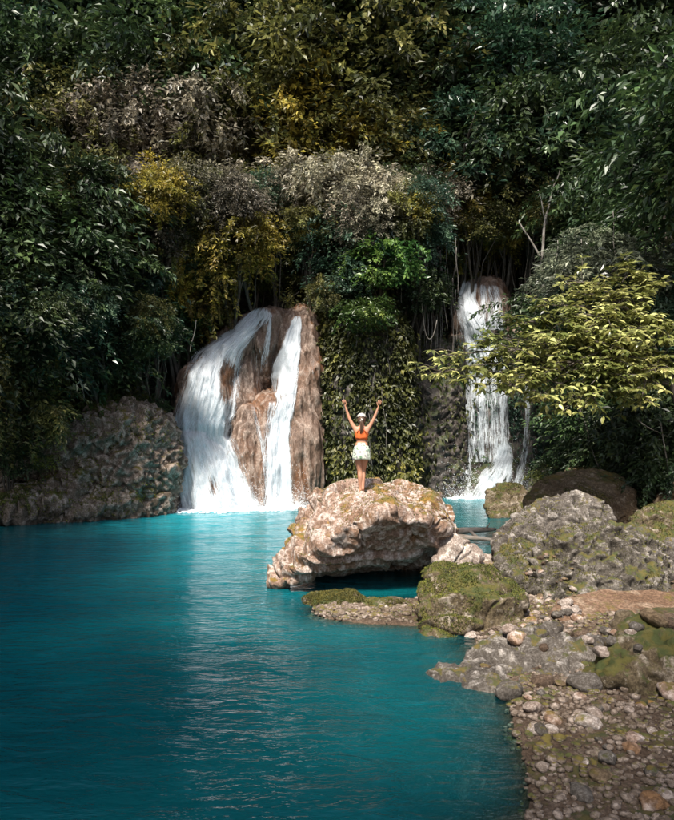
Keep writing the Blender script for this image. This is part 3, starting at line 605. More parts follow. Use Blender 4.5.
rkG = R_('boulder', [pts((632, 522, 14.6), (640, 510, 15.0), (665, 505, 15.3), (700, 506, 15.5), (715, 530, 15.0), (700, 548, 14.4), (640, 545, 14.2), (640, 560, 14.8), (700, 570, 15.0), (680, 515, 16.4))], 0.036, 'karst', 'mossy_rock', 0.9, 14, 'mossy brown boulder at the right edge under the dark trees')
rkH = R_('boulder', [pts((648, 548, 12.9), (670, 538, 13.3), (720, 540, 13.5), (730, 580, 12.8), (690, 600, 12.3), (655, 595, 12.4), (660, 620, 12.9), (720, 620, 13.0))], 0.034, 'pitted', 'grey_rock', 0.8, 15, 'shaded grey rock below the mossy boulder at the right edge')
slab = R_('rock_slab', [pts((556, 600, 10.6), (600, 588, 10.9), (690, 590, 11.0), (730, 604, 10.6), (720, 640, 9.6), (640, 638, 9.4), (570, 626, 9.6), (548, 613, 10.0), (600, 680, 10.3), (720, 680, 10.4))], 0.03, 'smooth', 'dirt_slab', 0.5, 16, 'flat brown earthy slab along the lower right bank')
rkI = R_('boulder', [pts((545, 470, 27.0), (530, 484, 26.4), (525, 505, 26.0), (560, 505, 25.8), (562, 480, 26.6), (540, 474, 28))], 0.06, 'karst', 'dark_travertine', 0.8, 17, 'dark wet rock beside the foot of the right waterfall')
rkJ = R_('boulder', [pts((452, 556, 13.2), (480, 552, 13.8), (498, 560, 13.2), (515, 575, 12.2), (500, 592, 11.4), (470, 580, 11.6), (455, 570, 12.2), (460, 600, 12.4), (500, 610, 12.6))], 0.03, 'karst', 'pale_rock', 0.6, 18, 'low pale ledge leading from the whitish rock to the bank')
lows = []
shoal = R_('rock', [blob_pts(P(335, 600, 11.3), (.72, .34, .13), 61), blob_pts(P(385, 604, 11.1), (.5, .25, .10), 62)], 0.025, 'pitted', 'mossy_rock', 0.35, 61, 'low mossy rock just breaking the surface before the huge boulder')
for (px, py, Y, s, mt, sd, lab) in [(540, 655, 9.2, (.5, .4, .35), 'pale_rock', 38, 'small pale rock just below the cobbles'), (620, 745, 7.4, (.8, .65, .5), 'bank_rock', 39, 'brownish worn rock on the lower bank'), (655, 800, 6.3, (.5, .5, .35), 'grey_rock', 40, 'grey rock in the lower right corner'), (535, 735, 7.4, (.35, .4, .25), 'bank_rock', 41, 'small brown rock at the lower shoreline'), (560, 690, 8.3, (1.3, .9, .8), 'grey_rock', 31, 'dark grey boulder below the brown slab'), (680, 700, 7.6, (1.3, .9, 1.0), 'mossy_rock', 32, 'mossy boulder in the bottom right corner of the bank'),
        (470, 700, 8.0, (.75, .6, .45), 'grey_rock', 33, 'low grey rock at the water edge below the mossy green one'), (590, 800, 6.4, (.9, .7, .55), 'mossy_rock', 34, 'nearest mossy rock on the lower bank'), (500, 790, 6.6, (.5, .45, .3), 'grey_rock', 35, 'small wet grey rock near the bottom of the bank'),
        (690, 520, 17.6, (1.0, 1.2, 1.1), 'brown_rock', 36, 'dark rock half hidden in shade beyond the right edge rocks'), (655, 470, 20.5, (1.8, 1.5, 1.0), 'dark_travertine', 37, 'dark shaded rock under the hanging roots on the right')]:
    c = P(px, py, Y); lows.append(R_('boulder', [blob_pts(c, s, sd)], 0.035, 'pitted', mt, 0.7, sd, lab))
# stones: few shapes, many copies
stone_mesh = []
for k in range(7):
    V, Fc = [], []; hull_into(V, Fc, blob_pts((0, 0, 0), (1, 0.8, 0.6), 50 + k, 14)); v, n, f = remesh(V, Fc, 0.16, 3)
    v = v + n * (0.10 * fbm(v * 1.8 + k * 5, 3) + 0.05 * fbm(v * 6, 2))[:, None]
    stone_mesh.append((v, f))
smats = ['pale_rock', 'grey_rock', 'ground', 'pale_rock', 'brown_rock', 'grey_rock', 'boulder']
sme = [mkmesh('stone', v, f, M[smats[k]], True, {'cav': np.zeros(len(v))}) for k, (v, f) in enumerate(stone_mesh)]
SCOL = ['whitish', 'grey', 'dark brown', 'pale', 'brown', 'speckled grey', 'pinkish']
g_ = np.random.default_rng(21)
BLOCK = [mossy[1], rkA[1], bgb, pale[1]]
allb = [b[1] for b in (rkB, rkC, pale, slab, rkJ)] + [l[1] for l in lows]
def stones(n, xr, yr, sr, label, group, keep=lambda x, y: True, onrock=True):
    k = 0
    while k < n:
        x, y = g_.uniform(*xr), g_.uniform(*yr)
        z = float(ground_z(np.array([x]), np.array([y]))[0])
        if not keep(x, y): continue
        if any(b.ray_cast(Vector((x, y, 6)), Vector((0, 0, -1)))[0] is not None for b in BLOCK): k += 0.01; continue
        for b in allb:
            h = b.ray_cast(Vector((x, y, 6)), Vector((0, 0, -1)))
            if h[0] is not None and h[0].z > z: z = h[0].z if onrock else 99
        if z < -0.12 or z > 1.2: k += 0.02; continue
        s = g_.uniform(*sr) ** 1.0 * (0.6 + 0.9 * g_.random() ** 2)
        o = mkobj('stone', sme[g_.integers(0, 7)], (x, y, z + s * 0.15)); o.scale = (s, s, s * 0.9); o.rotation_euler = (g_.normal() * .2, g_.normal() * .2, g_.uniform(0, 6.3))
        mk = int(sme.index(o.data)); tag(o, '%s %s' % ('large' if s > sr[1] * 0.75 else 'small' if s < sr[0] * 1.1 else 'medium', label.replace('stone', SCOL[mk] + ' stone', 1)), 'stone', group); k += 1
stones(95, (1.6, 4.4), (9.4, 11.6), (0.05, 0.13), 'stone among the cobbles between mossy rock and brown slab', 'cobbles between the mossy rock and the brown slab', lambda x, y: 0.25 * y - 1.0 < x < 0.33 * y + .6)
stones(60, (-0.9, 1.4), (10.2, 11.6), (0.035, 0.08), 'stone on the gravel shoal before the undercut boulder', 'stones on the gravel shoal', lambda x, y: ((x - .25) / 1.0) ** 2 + ((y - 10.9) / .6) ** 2 < 1.3, False)
stones(130, (1.9, 5.4), (5.0, 9.4), (0.06, 0.2), 'stone on the lower bank below the slab', 'stones on the lower bank')
gc = []
for k in range(9000):
    x, y = (g_.uniform(1.4, 5), g_.uniform(4.3, 12.5)) if k % 5 else (g_.normal() * 0.6 + 0.3, g_.normal() * 0.35 + 10.9)
    gc.append((x, y))
gc = np.array(gc); gzz = ground_z(gc[:, 0], gc[:, 1]); gc, gzz = gc[gzz > -0.1], gzz[gzz > -0.1]
v0, f0 = stone_mesh[0]; bm = bmesh.new(); bmesh.ops.create_icosphere(bm, subdivisions=1, radius=1); v0 = np.array([tuple(v.co) for v in bm.verts]) * (1, .8, .6); f0 = np.array([[v.index for v in f.verts] for f in bm.faces]); bm.free()
n = len(gc); rr = g_.uniform(0.012, 0.05, n) * (1 + 0.7 * (g_.random(n) > 0.9)); V = (np.stack([gc[:, 0], gc[:, 1], gzz + rr * 0.2], 1)[:, None] + v0[None] * rr[:, None, None]).reshape(-1, 3)
V += 0.008 * np.stack([perlin(V * 30), perlin(V * 30 + 5), perlin(V * 30 + 11)], 1)
tag(mkobj('gravel', mkmesh('gravel', V, (f0[None] + np.arange(n)[:, None, None] * len(v0)).reshape(-1, 3), M['bank_rock'], True, {'cav': np.zeros(len(V))})), 'pale gravel on the bank and shoal', 'gravel', kind='stuff')
# driftwood in the pool by the huge boulder, and the bare log on the left bank
b = MB().tube(curve(P(447, 531, 17.6), P(496, 529, 17.9), 10, 0.01, 0.01), [.05, .08, .09, .10, .10, .09, .09, .08, .07, .06, .04], 10)
b.tube(curve(P(450, 536, 17.3), P(500, 541, 17.0), 10, 0.01, -0.01), [.04, .07, .08, .08, .07, .07, .06, .06, .05, .05, .03], 10).tube(curve(P(470, 531, 17.7), P(478, 538, 17.1), 4), [.05] * 5, 8).tube(curve(P(485, 530, 17.8), P(490, 523, 17.8), 3), [.04, .03, .02, .01], 6)
tag(b.build('driftwood', M['driftwood'], loc=tuple(P(470, 534, 17.5))), 'bare brown driftwood lying in the pool right of the huge boulder', 'driftwood')
b = MB().tube(curve(P(-40, 487, 20.7), P(32, 484, 21.6), 12, 0.008), list(np.linspace(.11, .045, 13)), 8).tube(curve(P(5, 485, 21.3), P(14, 479, 21.3), 3), [.03, .02, .02, .01], 5)
tag(b.build('fallen_log', M['driftwood'], loc=tuple(P(0, 486, 21.2))), 'thin pale log jutting out from the left bank over the water', 'log')

# ------------------------------------------------------------------ scattered leaves over surfaces
def scatter(V, Fc, n, g, mask=None):
    T = Fc if Fc.shape[1] == 3 else np.concatenate([Fc[:, :3], Fc[:, [0, 2, 3]]])
    a, b, c = V[T[:, 0]], V[T[:, 1]], V[T[:, 2]]; cr = np.cross(b - a, c - a); ar = np.linalg.norm(cr, axis=1); nn = cr / (ar[:, None] + 1e-12)
    ctr = (a + b + c) / 3; wgt = ar * (mask(ctr, nn) if mask else 1.0); wgt = wgt / wgt.sum()
    k = g.choice(len(T), n, p=wgt); u, v = g.random(n), g.random(n); s = np.sqrt(u)
    return a[k] * (1 - s)[:, None] + b[k] * (s * (1 - v))[:, None] + c[k] * (s * v)[:, None], nn[k]
def pxof(p): return CX + p[:, 0] / p[:, 1] * F, HY - (p[:, 2] - CAMZ) / p[:, 1] * F
def sst(x, a, b): t = np.clip((x - a) / (b - a), 0, 1); return t * t * (3 - 2 * t)
def moss_on(o, v, f, n, L, seed, thr=0.1, freq=1.6, up=0.35, mat='moss', name='moss', extra=None):
    g = np.random.default_rng(seed)
    m = lambda c, nn: sst(fbm(c * freq + seed, 3) + (extra(c) if extra else 0), thr - 0.1, thr + 0.15) * sst(nn[:, 2], up - 0.3, up + 0.2) + 1e-9
    p, nn = scatter(v, f, n, g, m); D = nn + unit(n, g) * 0.8; D[:, 2] += 0.2
    l = L * g.uniform(0.5, 1.5, n)
    me = leaf_mesh(name, p - np.array(o.location), D, unit(n, g) + (0, 0, .5), l, l * 0.55, g.random(n), M[mat], 0.3)
    tag(mkobj(name, me, (0, 0, 0), o), kind='stuff')
moss_on(bould, bgv, bgf, 9000, 0.024, 3, 0.08, 1.3, 0.4, extra=lambda c: 0.25 * np.exp(-((c[:, 0] - 1.0) / 1.0) ** 2) + 0.15)
moss_on(mossy[0], mossy[2], mossy[3], 14000, 0.024, 4, -0.05, 2.0, 0.2)
moss_on(rkA[0], rkA[2], rkA[3], 2500, 0.022, 5, 0.18, 2.0, 0.3); moss_on(rkB[0], rkB[2], rkB[3], 6000, 0.025, 6, 0.05, 1.8, 0.1)
moss_on(rkC[0], rkC[2], rkC[3], 3500, 0.025, 7, -0.1, 2.0, 0.1); moss_on(rkD[0], rkD[2], rkD[3], 3500, 0.028, 8, 0.15, 1.2, 0.3)
moss_on(rkG[0], rkG[2], rkG[3], 5000, 0.028, 9, -0.1, 1.6, 0.1); moss_on(rkE[0], rkE[2], rkE[3], 2500, 0.033, 10, 0.0, 1.6, 0.2)
moss_on(bank, bv, bf_, 26000, 0.06, 11, 0.08, 0.8, -0.2, extra=lambda c: 0.22 * sst(-c[:, 0], 7.5, 11.5))
moss_on(shoal[0], shoal[2], shoal[3], 5000, 0.024, 19, -0.1, 2.0, 0.2)
for k, q in enumerate(lows[:4]): moss_on(q[0], q[2], q[3], 2500, 0.04, 20 + k, 0.0, 2.0, 0.2)

# ivy on the buttress
g = np.random.default_rng(31)
def ivm(c, nn):
    x, y = pxof(c); n_ = fbm(c * (0.9, 0.9, 0.5) + 3, 3)
    return (sst(x, 314, 322) * (1 - sst(x, 404, 418)) * (1 - sst(y, 492, 500)) * (0.25 + sst(n_, -0.25, 0.2)) * (nn[:, 1] < 0.3)) + 0.04 * (x > 400) * (x < 470) * (nn[:, 1] < 0.3) + 1e-9
p, nn = scatter(iv, if_, 26000, g, ivm); n = len(p)
lump = np.maximum(0, fbm(p * (1.1, 1.1, 0.6) + 7, 3)) * 1.5
p = p + nn * (0.05 + lump[:, None] + g.random((n, 1)) * 0.12); D = nn * 0.7 + g.normal(size=(n, 3)) * 0.45; D[:, 2] -= 0.9
N = nn + unit(n, g) * 0.5 + (0, 0, 0.55); l = g.uniform(0.12, 0.29, n)
iroot = empty('ivy', tuple(P(370, 490, 26))); tag(iroot, 'yellow green ivy curtain hanging between the two waterfalls', 'ivy')
rn = np.clip(g.random(n) * 0.55 + sst(lump, 0.0, 0.5) * 0.45 + 0.1 * (pxof(p)[0] < 335), 0, 1)
tag(mkobj('leaves', leaf_mesh('leaves', p - np.array(iroot.location), D, N, l, l * 0.6, rn, M['leaf_ivy']), (0, 0, 0), iroot), kind='stuff')
b = MB()
rd = random.Random(5)
for k in range(9):
    x = rd.uniform(330, 412); y0 = rd.uniform(300, 420); h, _n = camray(ibvh, x, y0)
    if h is None: continue
    a = h + Vector((0, -0.5, 0)); ln = rd.uniform(1.0, 3.0)
    b.tube(curve(a, a + Vector((rd.uniform(-.2, .2), -0.1, -ln)), 8, 0.03, 0, rd), [0.008] * 9, 4)
b.build('stems', M['pale_bark'], iroot, loc=tuple(iroot.location))
g = np.random.default_rng(33)
def rvm(c, nn):
    x, y = pxof(c); n_ = fbm(c * (1.2, 1.2, 0.5) + 13, 3); gap = np.minimum(np.abs(x - 467), np.minimum(np.abs(x - 503), np.abs(x - 527)))
    return sst(gap, 3, 7) * sst(y, 335, 350) * (1 - sst(y, 452, 468)) * sst(n_, -0.1, 0.2) * (nn[:, 1] < 0.2) + 1e-9
p, nn = scatter(rv, rf_, 5200, g, rvm); n = len(p); l = g.uniform(0.08, 0.2, n); D = nn * 0.6 + g.normal(size=(n, 3)) * 0.4 - (0, 0, 0.9)
pr = empty('wall_plants', tuple(P(490, 460, 31))); tag(pr, 'dark trailing plants on the rock between the strands of the right waterfall', 'plants')
tag(mkobj('leaves', leaf_mesh('leaves', p + nn * 0.06 - np.array(pr.location), D, nn + unit(n, g) * .5 + (0, 0, .4), l, l * .5, g.random(n), M['leaf_teal']), (0, 0, 0), pr), kind='stuff')
# low growth on the gorge wall
def und(n, seed, mat, mask, L, out, label, name='undergrowth'):
    g = np.random.default_rng(seed); p, nn = scatter(CV, CF, n, g, mask)
    nn = np.where(nn[:, 1:2] > 0, -nn, nn); nn = nn * 0.8 + (0, -0.3, 0.3)
    p = p + nn * (np.maximum(0, fbm(p * 0.9, 3)) * out + g.random(n) * 0.15)[:, None]
    D = nn + g.normal(size=(n, 3)) * 0.5; D[:, 2] -= 0.35; N = unit(n, g) * 0.5 + nn * 0.5 + (0, 0, 0.7); l = L * g.uniform(0.5, 1.4, n)
    tag(mkobj(name, leaf_mesh(name, p, D, N, l, l * 0.45, g.random(n), M[mat])), label, 'undergrowth', kind='stuff')
front = lambda c: (c[:, 1] > 6) * (np.abs(c[:, 0]) < 24) * (c[:, 2] > 0.3)
und(42000, 41, 'leaf_dark', lambda c, n: front(c) * (0.15 + sst(fbm(c * 0.6, 3), -0.15, 0.2)) * (c[:, 2] < 18) + 1e-9, 0.26, 1.1, 'dark green low growth covering the gorge wall')
und(26000, 42, 'leaf_teal', lambda c, n: front(c) * sst(fbm(c * 0.5 + 20, 3), 0.0, 0.3) * (c[:, 2] < 20) + 1e-9, 0.24, 1.4, 'blue green low growth in patches on the gorge wall')
und(14000, 43, 'leaf_olive', lambda c, n: front(c) * sst(fbm(c * 0.7 + 40, 3), 0.05, 0.3) * (np.abs(c[:, 0] + 1) < 9) * (c[:, 2] < 20) + 1e-9, 0.2, 1.5, 'olive low growth in the middle of the gorge wall')

# ------------------------------------------------------------------ trees
ARCH = {}
def arch(k, *a, **kw): ARCH[k] = crown_mesh('crown', *a, **kw)
arch('dark1', 1, 'leaf_dark', (1, 1, .85), 95, 62, 0.105); arch('dark2', 2, 'leaf_dark', (1.1, 1, .7), 90, 62, 0.12, 0.5)
arch('teal1', 3, 'leaf_teal', (1, 1, .8), 80, 65, 0.11); arch('teal2', 4, 'leaf_teal', (1, 1, .75), 70, 60, 0.135, 0.5)
arch('olive1', 5, 'leaf_olive', (1, 1, .9), 85, 60, 0.105); arch('olive2', 6, 'leaf_olive', (1, 1, .9), 80, 48, 0.105, 0.9, inner=0.5)
arch('yellow1', 7, 'leaf_yellow', (1, .9, .9), 70, 46, 0.10, 1.1, inner=0.5, csize=0.15); arch('yellow2', 8, 'leaf_yellow', (1, 1, .8), 75, 58, 0.11, 0.4)
arch('pale1', 9, 'leaf_pale', (1, 1, .8), 80, 62, 0.10, 0.4); arch('pale2', 10, 'leaf_pale', (1.1, 1, .7), 75, 58, 0.11, 0.6)
arch('grey1', 11, 'leaf_grey', (1.2, 1, .5), 70, 62, 0.12, flat=0.2); arch('bright1', 12, 'leaf_bright', (1, 1, .8), 55, 42, 0.16, csize=0.2, inner=0.3, w=0.5)
arch('bush1', 13, 'leaf_bright', (1, 1, .7), 40, 45, 0.16); arch('bush2', 14, 'leaf_ivy', (1, 1, .7), 40, 45, 0.13); arch('bush3', 15, 'leaf_dark', (1, 1, .7), 40, 55, 0.14)
PHR = {'dark': 'dark green leafy tree', 'teal': 'blue green leafy tree', 'olive': 'olive green tree', 'yellow': 'yellow leaved tree', 'pale': 'pale sunlit tree', 'grey': 'grey green spreading tree', 'bright': 'bright green broadleaf tree'}
trd = random.Random(99)
def tree(px, py, Y, rad, ar, label, group=None, bark='bark', sz=None):
    me, cc = ARCH[ar]; c = P(px, py, Y)
    base = None
    for dy in np.arange(0.5, 14, 0.5):
        h = cliff_bvh.ray_cast(Vector((c.x * (1 + dy * 0.01), c.y + dy, c.z + 1.5)), Vector((0, 0, -1)))
        if h[0] is not None: base = h[0]; break
    if base is None:
        h = cliff_bvh.find_nearest(c); base = h[0]
    base = base + Vector((0, 0, -0.15))
    t = empty('tree', tuple(base)); tag(t, label, 'tree', group)
    rz = trd.uniform(0, 6.28); rot = Matrix.Rotation(rz, 3, 'Z'); loc = c - base
    o = mkobj('crown', me, tuple(loc), t); o.scale = (rad, rad, rad * (sz or 1)); o.rotation_euler = (0, 0, rz)
    b = MB(); cen = loc + Vector((0, 0, rad * 0.1)); tr = 0.05 * rad + 0.03; n = 9
    pth = curve((0, 0, 0), cen, n, 0.04, 0, trd); b.tube(pth, [tr * (1.25 - 0.8 * i / n) for i in range(n + 1)], 7)
    for k in trd.sample(range(len(cc)), 7):
        e = loc + rot @ Vector((cc[k][0] * rad, cc[k][1] * rad, cc[k][2] * rad * (sz or 1))); s = pth[trd.choice((5, 6, 7, 8))]
        b.tube(curve(s, e, 5, 0.06, -0.05, trd), [tr * .45, tr * .4, tr * .33, tr * .25, tr * .18, tr * .1], 5)
    b.build('trunk', M[bark], t, loc=tuple(base) if False else tuple(t.location)) if False else mkobj('trunk', mkmesh('trunk', np.array(b.v), b.f, M[bark]), (0, 0, 0), t)
    return t
T = [  # px, py, Y, radius, kind, label
    (20, 235, 21.0, 2.6, 'dark1', 'dark tree in the upper left corner of the gorge'), (60, 195, 23.0, 2.4, 'dark2', 'dark drooping tree right of the upper left corner one'),
    (28, 320, 20.5, 1.7, 'teal1', 'blue green tree low on the left wall'), (-15, 330, 19.0, 2.2, 'dark1', 'dark tree cut by the left edge'), (75, 275, 22.5, 2.2, 'dark2', 'dark tree in the hollow left of the olive trees'),
    (85, 350, 23.0, 1.8, 'dark1', 'dark tree just above the left outcrop'), (110, 300, 24.0, 1.9, 'teal2', 'blue green tree in shade above the left outcrop'), (12, 395, 20.0, 1.5, 'olive2', 'olive tree low at the left edge over the outcrop'),
    (98, 210, 24.5, 2.0, 'olive2', 'olive drooping tree in the upper left canopy'), (135, 245, 24.5, 1.9, 'olive1', 'olive tree in the middle of the left canopy'), (150, 205, 26.0, 2.0, 'pale2', 'pale tree between olive trees in the left canopy'),
    (148, 285, 25.0, 1.6, 'teal2', 'blue green tree with pale glints left of the wide waterfall'), (168, 318, 25.5, 1.4, 'dark2', 'dark shrubby tree in the hollow beside the wide waterfall'),
    (195, 200, 25.5, 2.0, 'pale1', 'pale pinkish tree high above the left end of the wide waterfall'), (232, 205, 26.0, 1.9, 'pale2', 'pale pinkish tree above the top of the wide waterfall'),
    (178, 255, 25.0, 1.8, 'olive2', 'olive tree with hanging sprays beside the yellow one'), (215, 255, 25.0, 1.9, 'yellow1', 'yellow tree with hanging sprays above the wide waterfall'), (245, 238, 26.0, 1.4, 'yellow2', 'small golden tree at the right of the hanging yellow one'),
    (205, 300, 25.4, 1.2, 'yellow1', 'low yellow branches hanging beside the top of the wide waterfall'), (182, 345, 26.2, 0.9, 'dark1', 'small dark tree hugging the left side of the wide waterfall'),
    (272, 200, 29.0, 2.0, 'olive1', 'olive tree above the dark gap over the wide waterfall'), (300, 193, 28.5, 1.8, 'pale1', 'pale tree in the top middle canopy'), (262, 268, 30.5, 1.7, 'dark1', 'dark tree in the gap behind the golden one'),
    (290, 250, 29.5, 1.8, 'olive1', 'olive tree directly above the right part of the wide waterfall'), (318, 232, 29.0, 1.6, 'yellow2', 'yellowish tree above the ivy curtain'), (312, 285, 29.2, 1.4, 'olive2', 'olive hanging tree where the ivy curtain begins'),
    (345, 192, 28.0, 2.0, 'pale2', 'pale silvery tree left of the highest middle tree'), (375, 200, 28.0, 1.7, 'pale1', 'pale tree over the bright green ones'), (345, 240, 27.5, 1.6, 'teal1', 'blue green tree left of the bright green ones'),
    (405, 190, 28.5, 1.5, 'dark1', 'dark tree at the top behind the bright green ones'), (412, 232, 28.5, 1.5, 'teal2', 'blue green tree right above the bright green ones'), (385, 262, 26.3, 1.25, 'bright1', 'upper bright green broadleaf tree over the ivy curtain'),
    (365, 312, 25.8, 0.85, 'bright1', 'lower small bright green tree hanging over the ivy curtain'), (345, 280, 27.2, 1.2, 'teal1', 'small blue green tree above the ivy curtain'), (415, 285, 28.8, 1.3, 'dark2', 'dark tree between bright green tree and hanging roots'),
    (438, 205, 30.5, 1.8, 'pale1', 'pale tree left of the golden one over the right waterfall'), (470, 195, 32.0, 2.2, 'yellow2', 'golden tree at the top above the right waterfall'), (472, 243, 32.8, 1.7, 'yellow1', 'loose yellow tree just above the right waterfall'),
    (508, 200, 31.0, 2.0, 'olive1', 'olive tree right of the golden one'), (508, 252, 35.0, 1.7, 'teal1', 'blue green tree behind the domed top of the right waterfall'), (540, 225, 33.0, 1.7, 'dark2', 'dark tree behind the thin pale trunks'),
    (432, 262, 31.5, 1.2, 'dark1', 'dark tree above the hanging roots'), (580, 195, 31.0, 2.6, 'dark1', 'dark tree above the grey green spreading trees'), (625, 205, 27.5, 2.7, 'dark2', 'dark tree at upper right above the leaning tree'),
    (668, 200, 24.0, 2.6, 'dark1', 'darkest tree in the upper right corner'), (580, 278, 22.5, 1.35, 'grey1', 'grey green spreading tree above the yellow leaved one'), (592, 248, 23.5, 1.05, 'grey1', 'uppermost small grey green spreading tree'),
    (615, 275, 20.5, 1.7, 'grey1', 'grey green spreading tree at the far right'), (648, 320, 21.0, 1.8, 'teal1', 'blue green tree behind the big leaves on the right'), (560, 330, 26.0, 2.2, 'dark1', 'dark tree filling the gap right of the right waterfall'),
    (600, 400, 22.5, 1.9, 'dark1', 'dark low tree under the leaning branches'), (588, 428, 26.5, 1.3, 'dark2', 'dark low tree right of the tall waterfall foot'), (660, 430, 19.5, 1.9, 'dark2', 'dark tree in deep shade at the right edge')]
for a in T: tree(a[0], a[1], a[2] + (1.6 if 90 < a[0] < 235 and a[2] < 27 else 0), *a[3:])
ordn = ['first', 'second', 'third', 'fourth', 'fifth', 'sixth', 'seventh', 'eighth', 'ninth', 'tenth', 'eleventh', 'twelfth', 'thirteenth', 'fourteenth', 'fifteenth']
def row(name, py, Y, rad, x0, x1, n, kinds, jy=14):
    for i in range(n):
        k = trd.choice(kinds); px = x0 + (x1 - x0) * (i + 0.5) / n + trd.uniform(-14, 14)
        tree(px, py + trd.uniform(-jy, jy), Y + trd.uniform(-1.5, 1.5), rad * trd.uniform(0.85, 1.2), k, '%s from left in the %s, %s' % (ordn[i], name, PHR[k.rstrip('12')]), 'trees of the %s' % name)
row('middle canopy row', 140, 32, 2.8, 60, 600, 10, ['olive1', 'teal1', 'olive2', 'pale2', 'dark2', 'olive2', 'yellow2'])
row('upper canopy row', 85, 34, 3.8, 0, 680, 10, ['dark1', 'dark2', 'teal1', 'olive1', 'dark1'])
row('highest canopy row', 15, 37, 4.3, -20, 700, 10, ['dark1', 'dark2', 'teal1', 'dark2'])
row('tree line beyond the ridge', -55, 40, 5.0, -20, 700, 8, ['dark1', 'dark2'])
row('high understory row', 196, 24.6, 1.05, 70, 260, 7, ['olive2', 'pale1', 'yellow2', 'olive1'], 12)
row('left understory row', 250, 24.8, 0.95, 70, 205, 7, ['olive2', 'teal1', 'pale2', 'yellow1'], 22)
row('lower left understory row', 310, 24.2, 0.8, 40, 170, 6, ['teal1', 'olive2', 'dark2', 'grey1'], 24)
row('central understory row', 225, 27.2, 0.9, 262, 430, 8, ['pale1', 'olive1', 'teal1', 'yellow2', 'olive2'], 26)
row('central low understory row', 288, 28.0, 0.7, 262, 345, 4, ['olive2', 'dark1', 'olive1'], 10)
row('understory row above the right waterfall', 222, 30.5, 0.95, 436, 560, 7, ['yellow2', 'olive1', 'pale2', 'yellow1'], 26)
row('growth behind the right waterfall lip', 268, 35.0, 1.3, 440, 560, 6, ['olive1', 'yellow2', 'teal1', 'olive2'], 12)
row('growth behind the left waterfall lip', 292, 31.5, 0.95, 225, 340, 6, ['olive2', 'dark2', 'teal1', 'olive1'], 8)
row('pale middle row', 205, 27.4, 1.0, 255, 440, 7, ['pale1', 'pale2', 'teal1', 'olive1'], 16)
row('right middle row', 214, 33.0, 1.1, 440, 590, 6, ['olive2', 'yellow1', 'pale1', 'olive1'], 24)
row('dark corner understory row', 300, 19.5, 0.8, 0, 90, 5, ['teal1', 'teal2', 'dark2'], 40)
row('left bank tree row', 120, 19, 2.6, -190, -60, 2, ['dark1', 'dark2']); row('right bank tree row', 110, 18, 2.6, 690, 800, 2, ['dark1', 'dark2', 'teal1'])
for k_, (x_, y_, r_) in enumerate([(-11.5, 6, 3.6), (-12, 10, 3.6), (-9.5, 2, 3.8), (-6.5, -3, 3.8), (-10.5, 8, 3.4), (3.5, -3.5, 3.4), (-12.5, 3, 3.4)]):  # out-of-view trees added for the shade they cast on the foreground
    t_ = tree(CX + x_ / 10 * F, 430 - (9.5 + k_ % 2 - CAMZ) / 10 * F, 10, r_, ['dark1', 'olive1'][k_ % 2], 'unseen tree added to shade the foreground, %s along the bank' % ordn[k_], 'unseen trees added to shade the foreground')
    hz = cliff_bvh.ray_cast(Vector((x_, y_, 30)), Vector((0, 0, -1))); zb = hz[0].z if hz[0] is not None else float(ground_z(np.array([x_]), np.array([y_]))[0])
    if zb < 0: zb = 0.0
    for ch in t_.children:
        if ch.name.startswith('crown'): ch.location = (0, 0, 12.5 - zb)
        else:
            old = ch.data; bb = MB(); bb.tube(curve((0, 0, -.6), (0.2, 0, 12.8 - zb), 10, 0.03, 0, trd), [.24 - .013 * i for i in range(11)], 8)
            for q_ in range(6): bb.tube(curve((0.1, 0, 10.5 - zb + q_ * .25), (2.0 * math.cos(q_), 2.0 * math.sin(q_), 12.5 - zb + .4 * q_), 5, 0.05, 0, trd), [.09, .08, .06, .05, .03, .02], 5)
            ch.data = mkmesh('trunk', np.array(bb.v), bb.f, M['bark'])
    t_.location = (x_, y_, zb)
row('hollow beside the falls', 335, 30.5, 1.9, 60, 250, 5, ['dark1', 'dark2', 'teal1'])
row('shaded row behind the pale trees', 240, 36, 2.6, 40, 560, 9, ['dark1', 'dark2', 'teal1', 'dark1'])
# bushes on the left outcrop and in the shade on the right
def bush(px, py, Y, rad, ar, label, bv_=None):
    c = P(px, py, Y); h = (bv_ or bbvh).ray_cast(Vector((c.x, c.y, 12)), Vector((0, 0, -1)))
    if h[0] is None: z = float(ground_z(np.array([c.x]), np.array([c.y]))[0])
    else: z = h[0].z
    z = min(z, c.z)
    t = empty('bush', (c.x, c.y, z)); tag(t, label, 'bush'); me, cc = ARCH[ar]
    o = mkobj('foliage', me, (0, 0, c.z - z), t); o.scale = (rad, rad, rad); o.rotation_euler = (0, 0, trd.uniform(0, 6))
    b = MB()
    for k in trd.sample(range(len(cc)), 8): b.tube(curve((0, 0, -0.1), (cc[k][0] * rad * .7, cc[k][1] * rad * .7, c.z - z + cc[k][2] * rad * .7), 4, 0.05, 0, trd), [.03, .025, .02, .015, .01], 4)
    mkobj('stems', mkmesh('stems', np.array(b.v), b.f, M['bark']), (0, 0, 0), t)
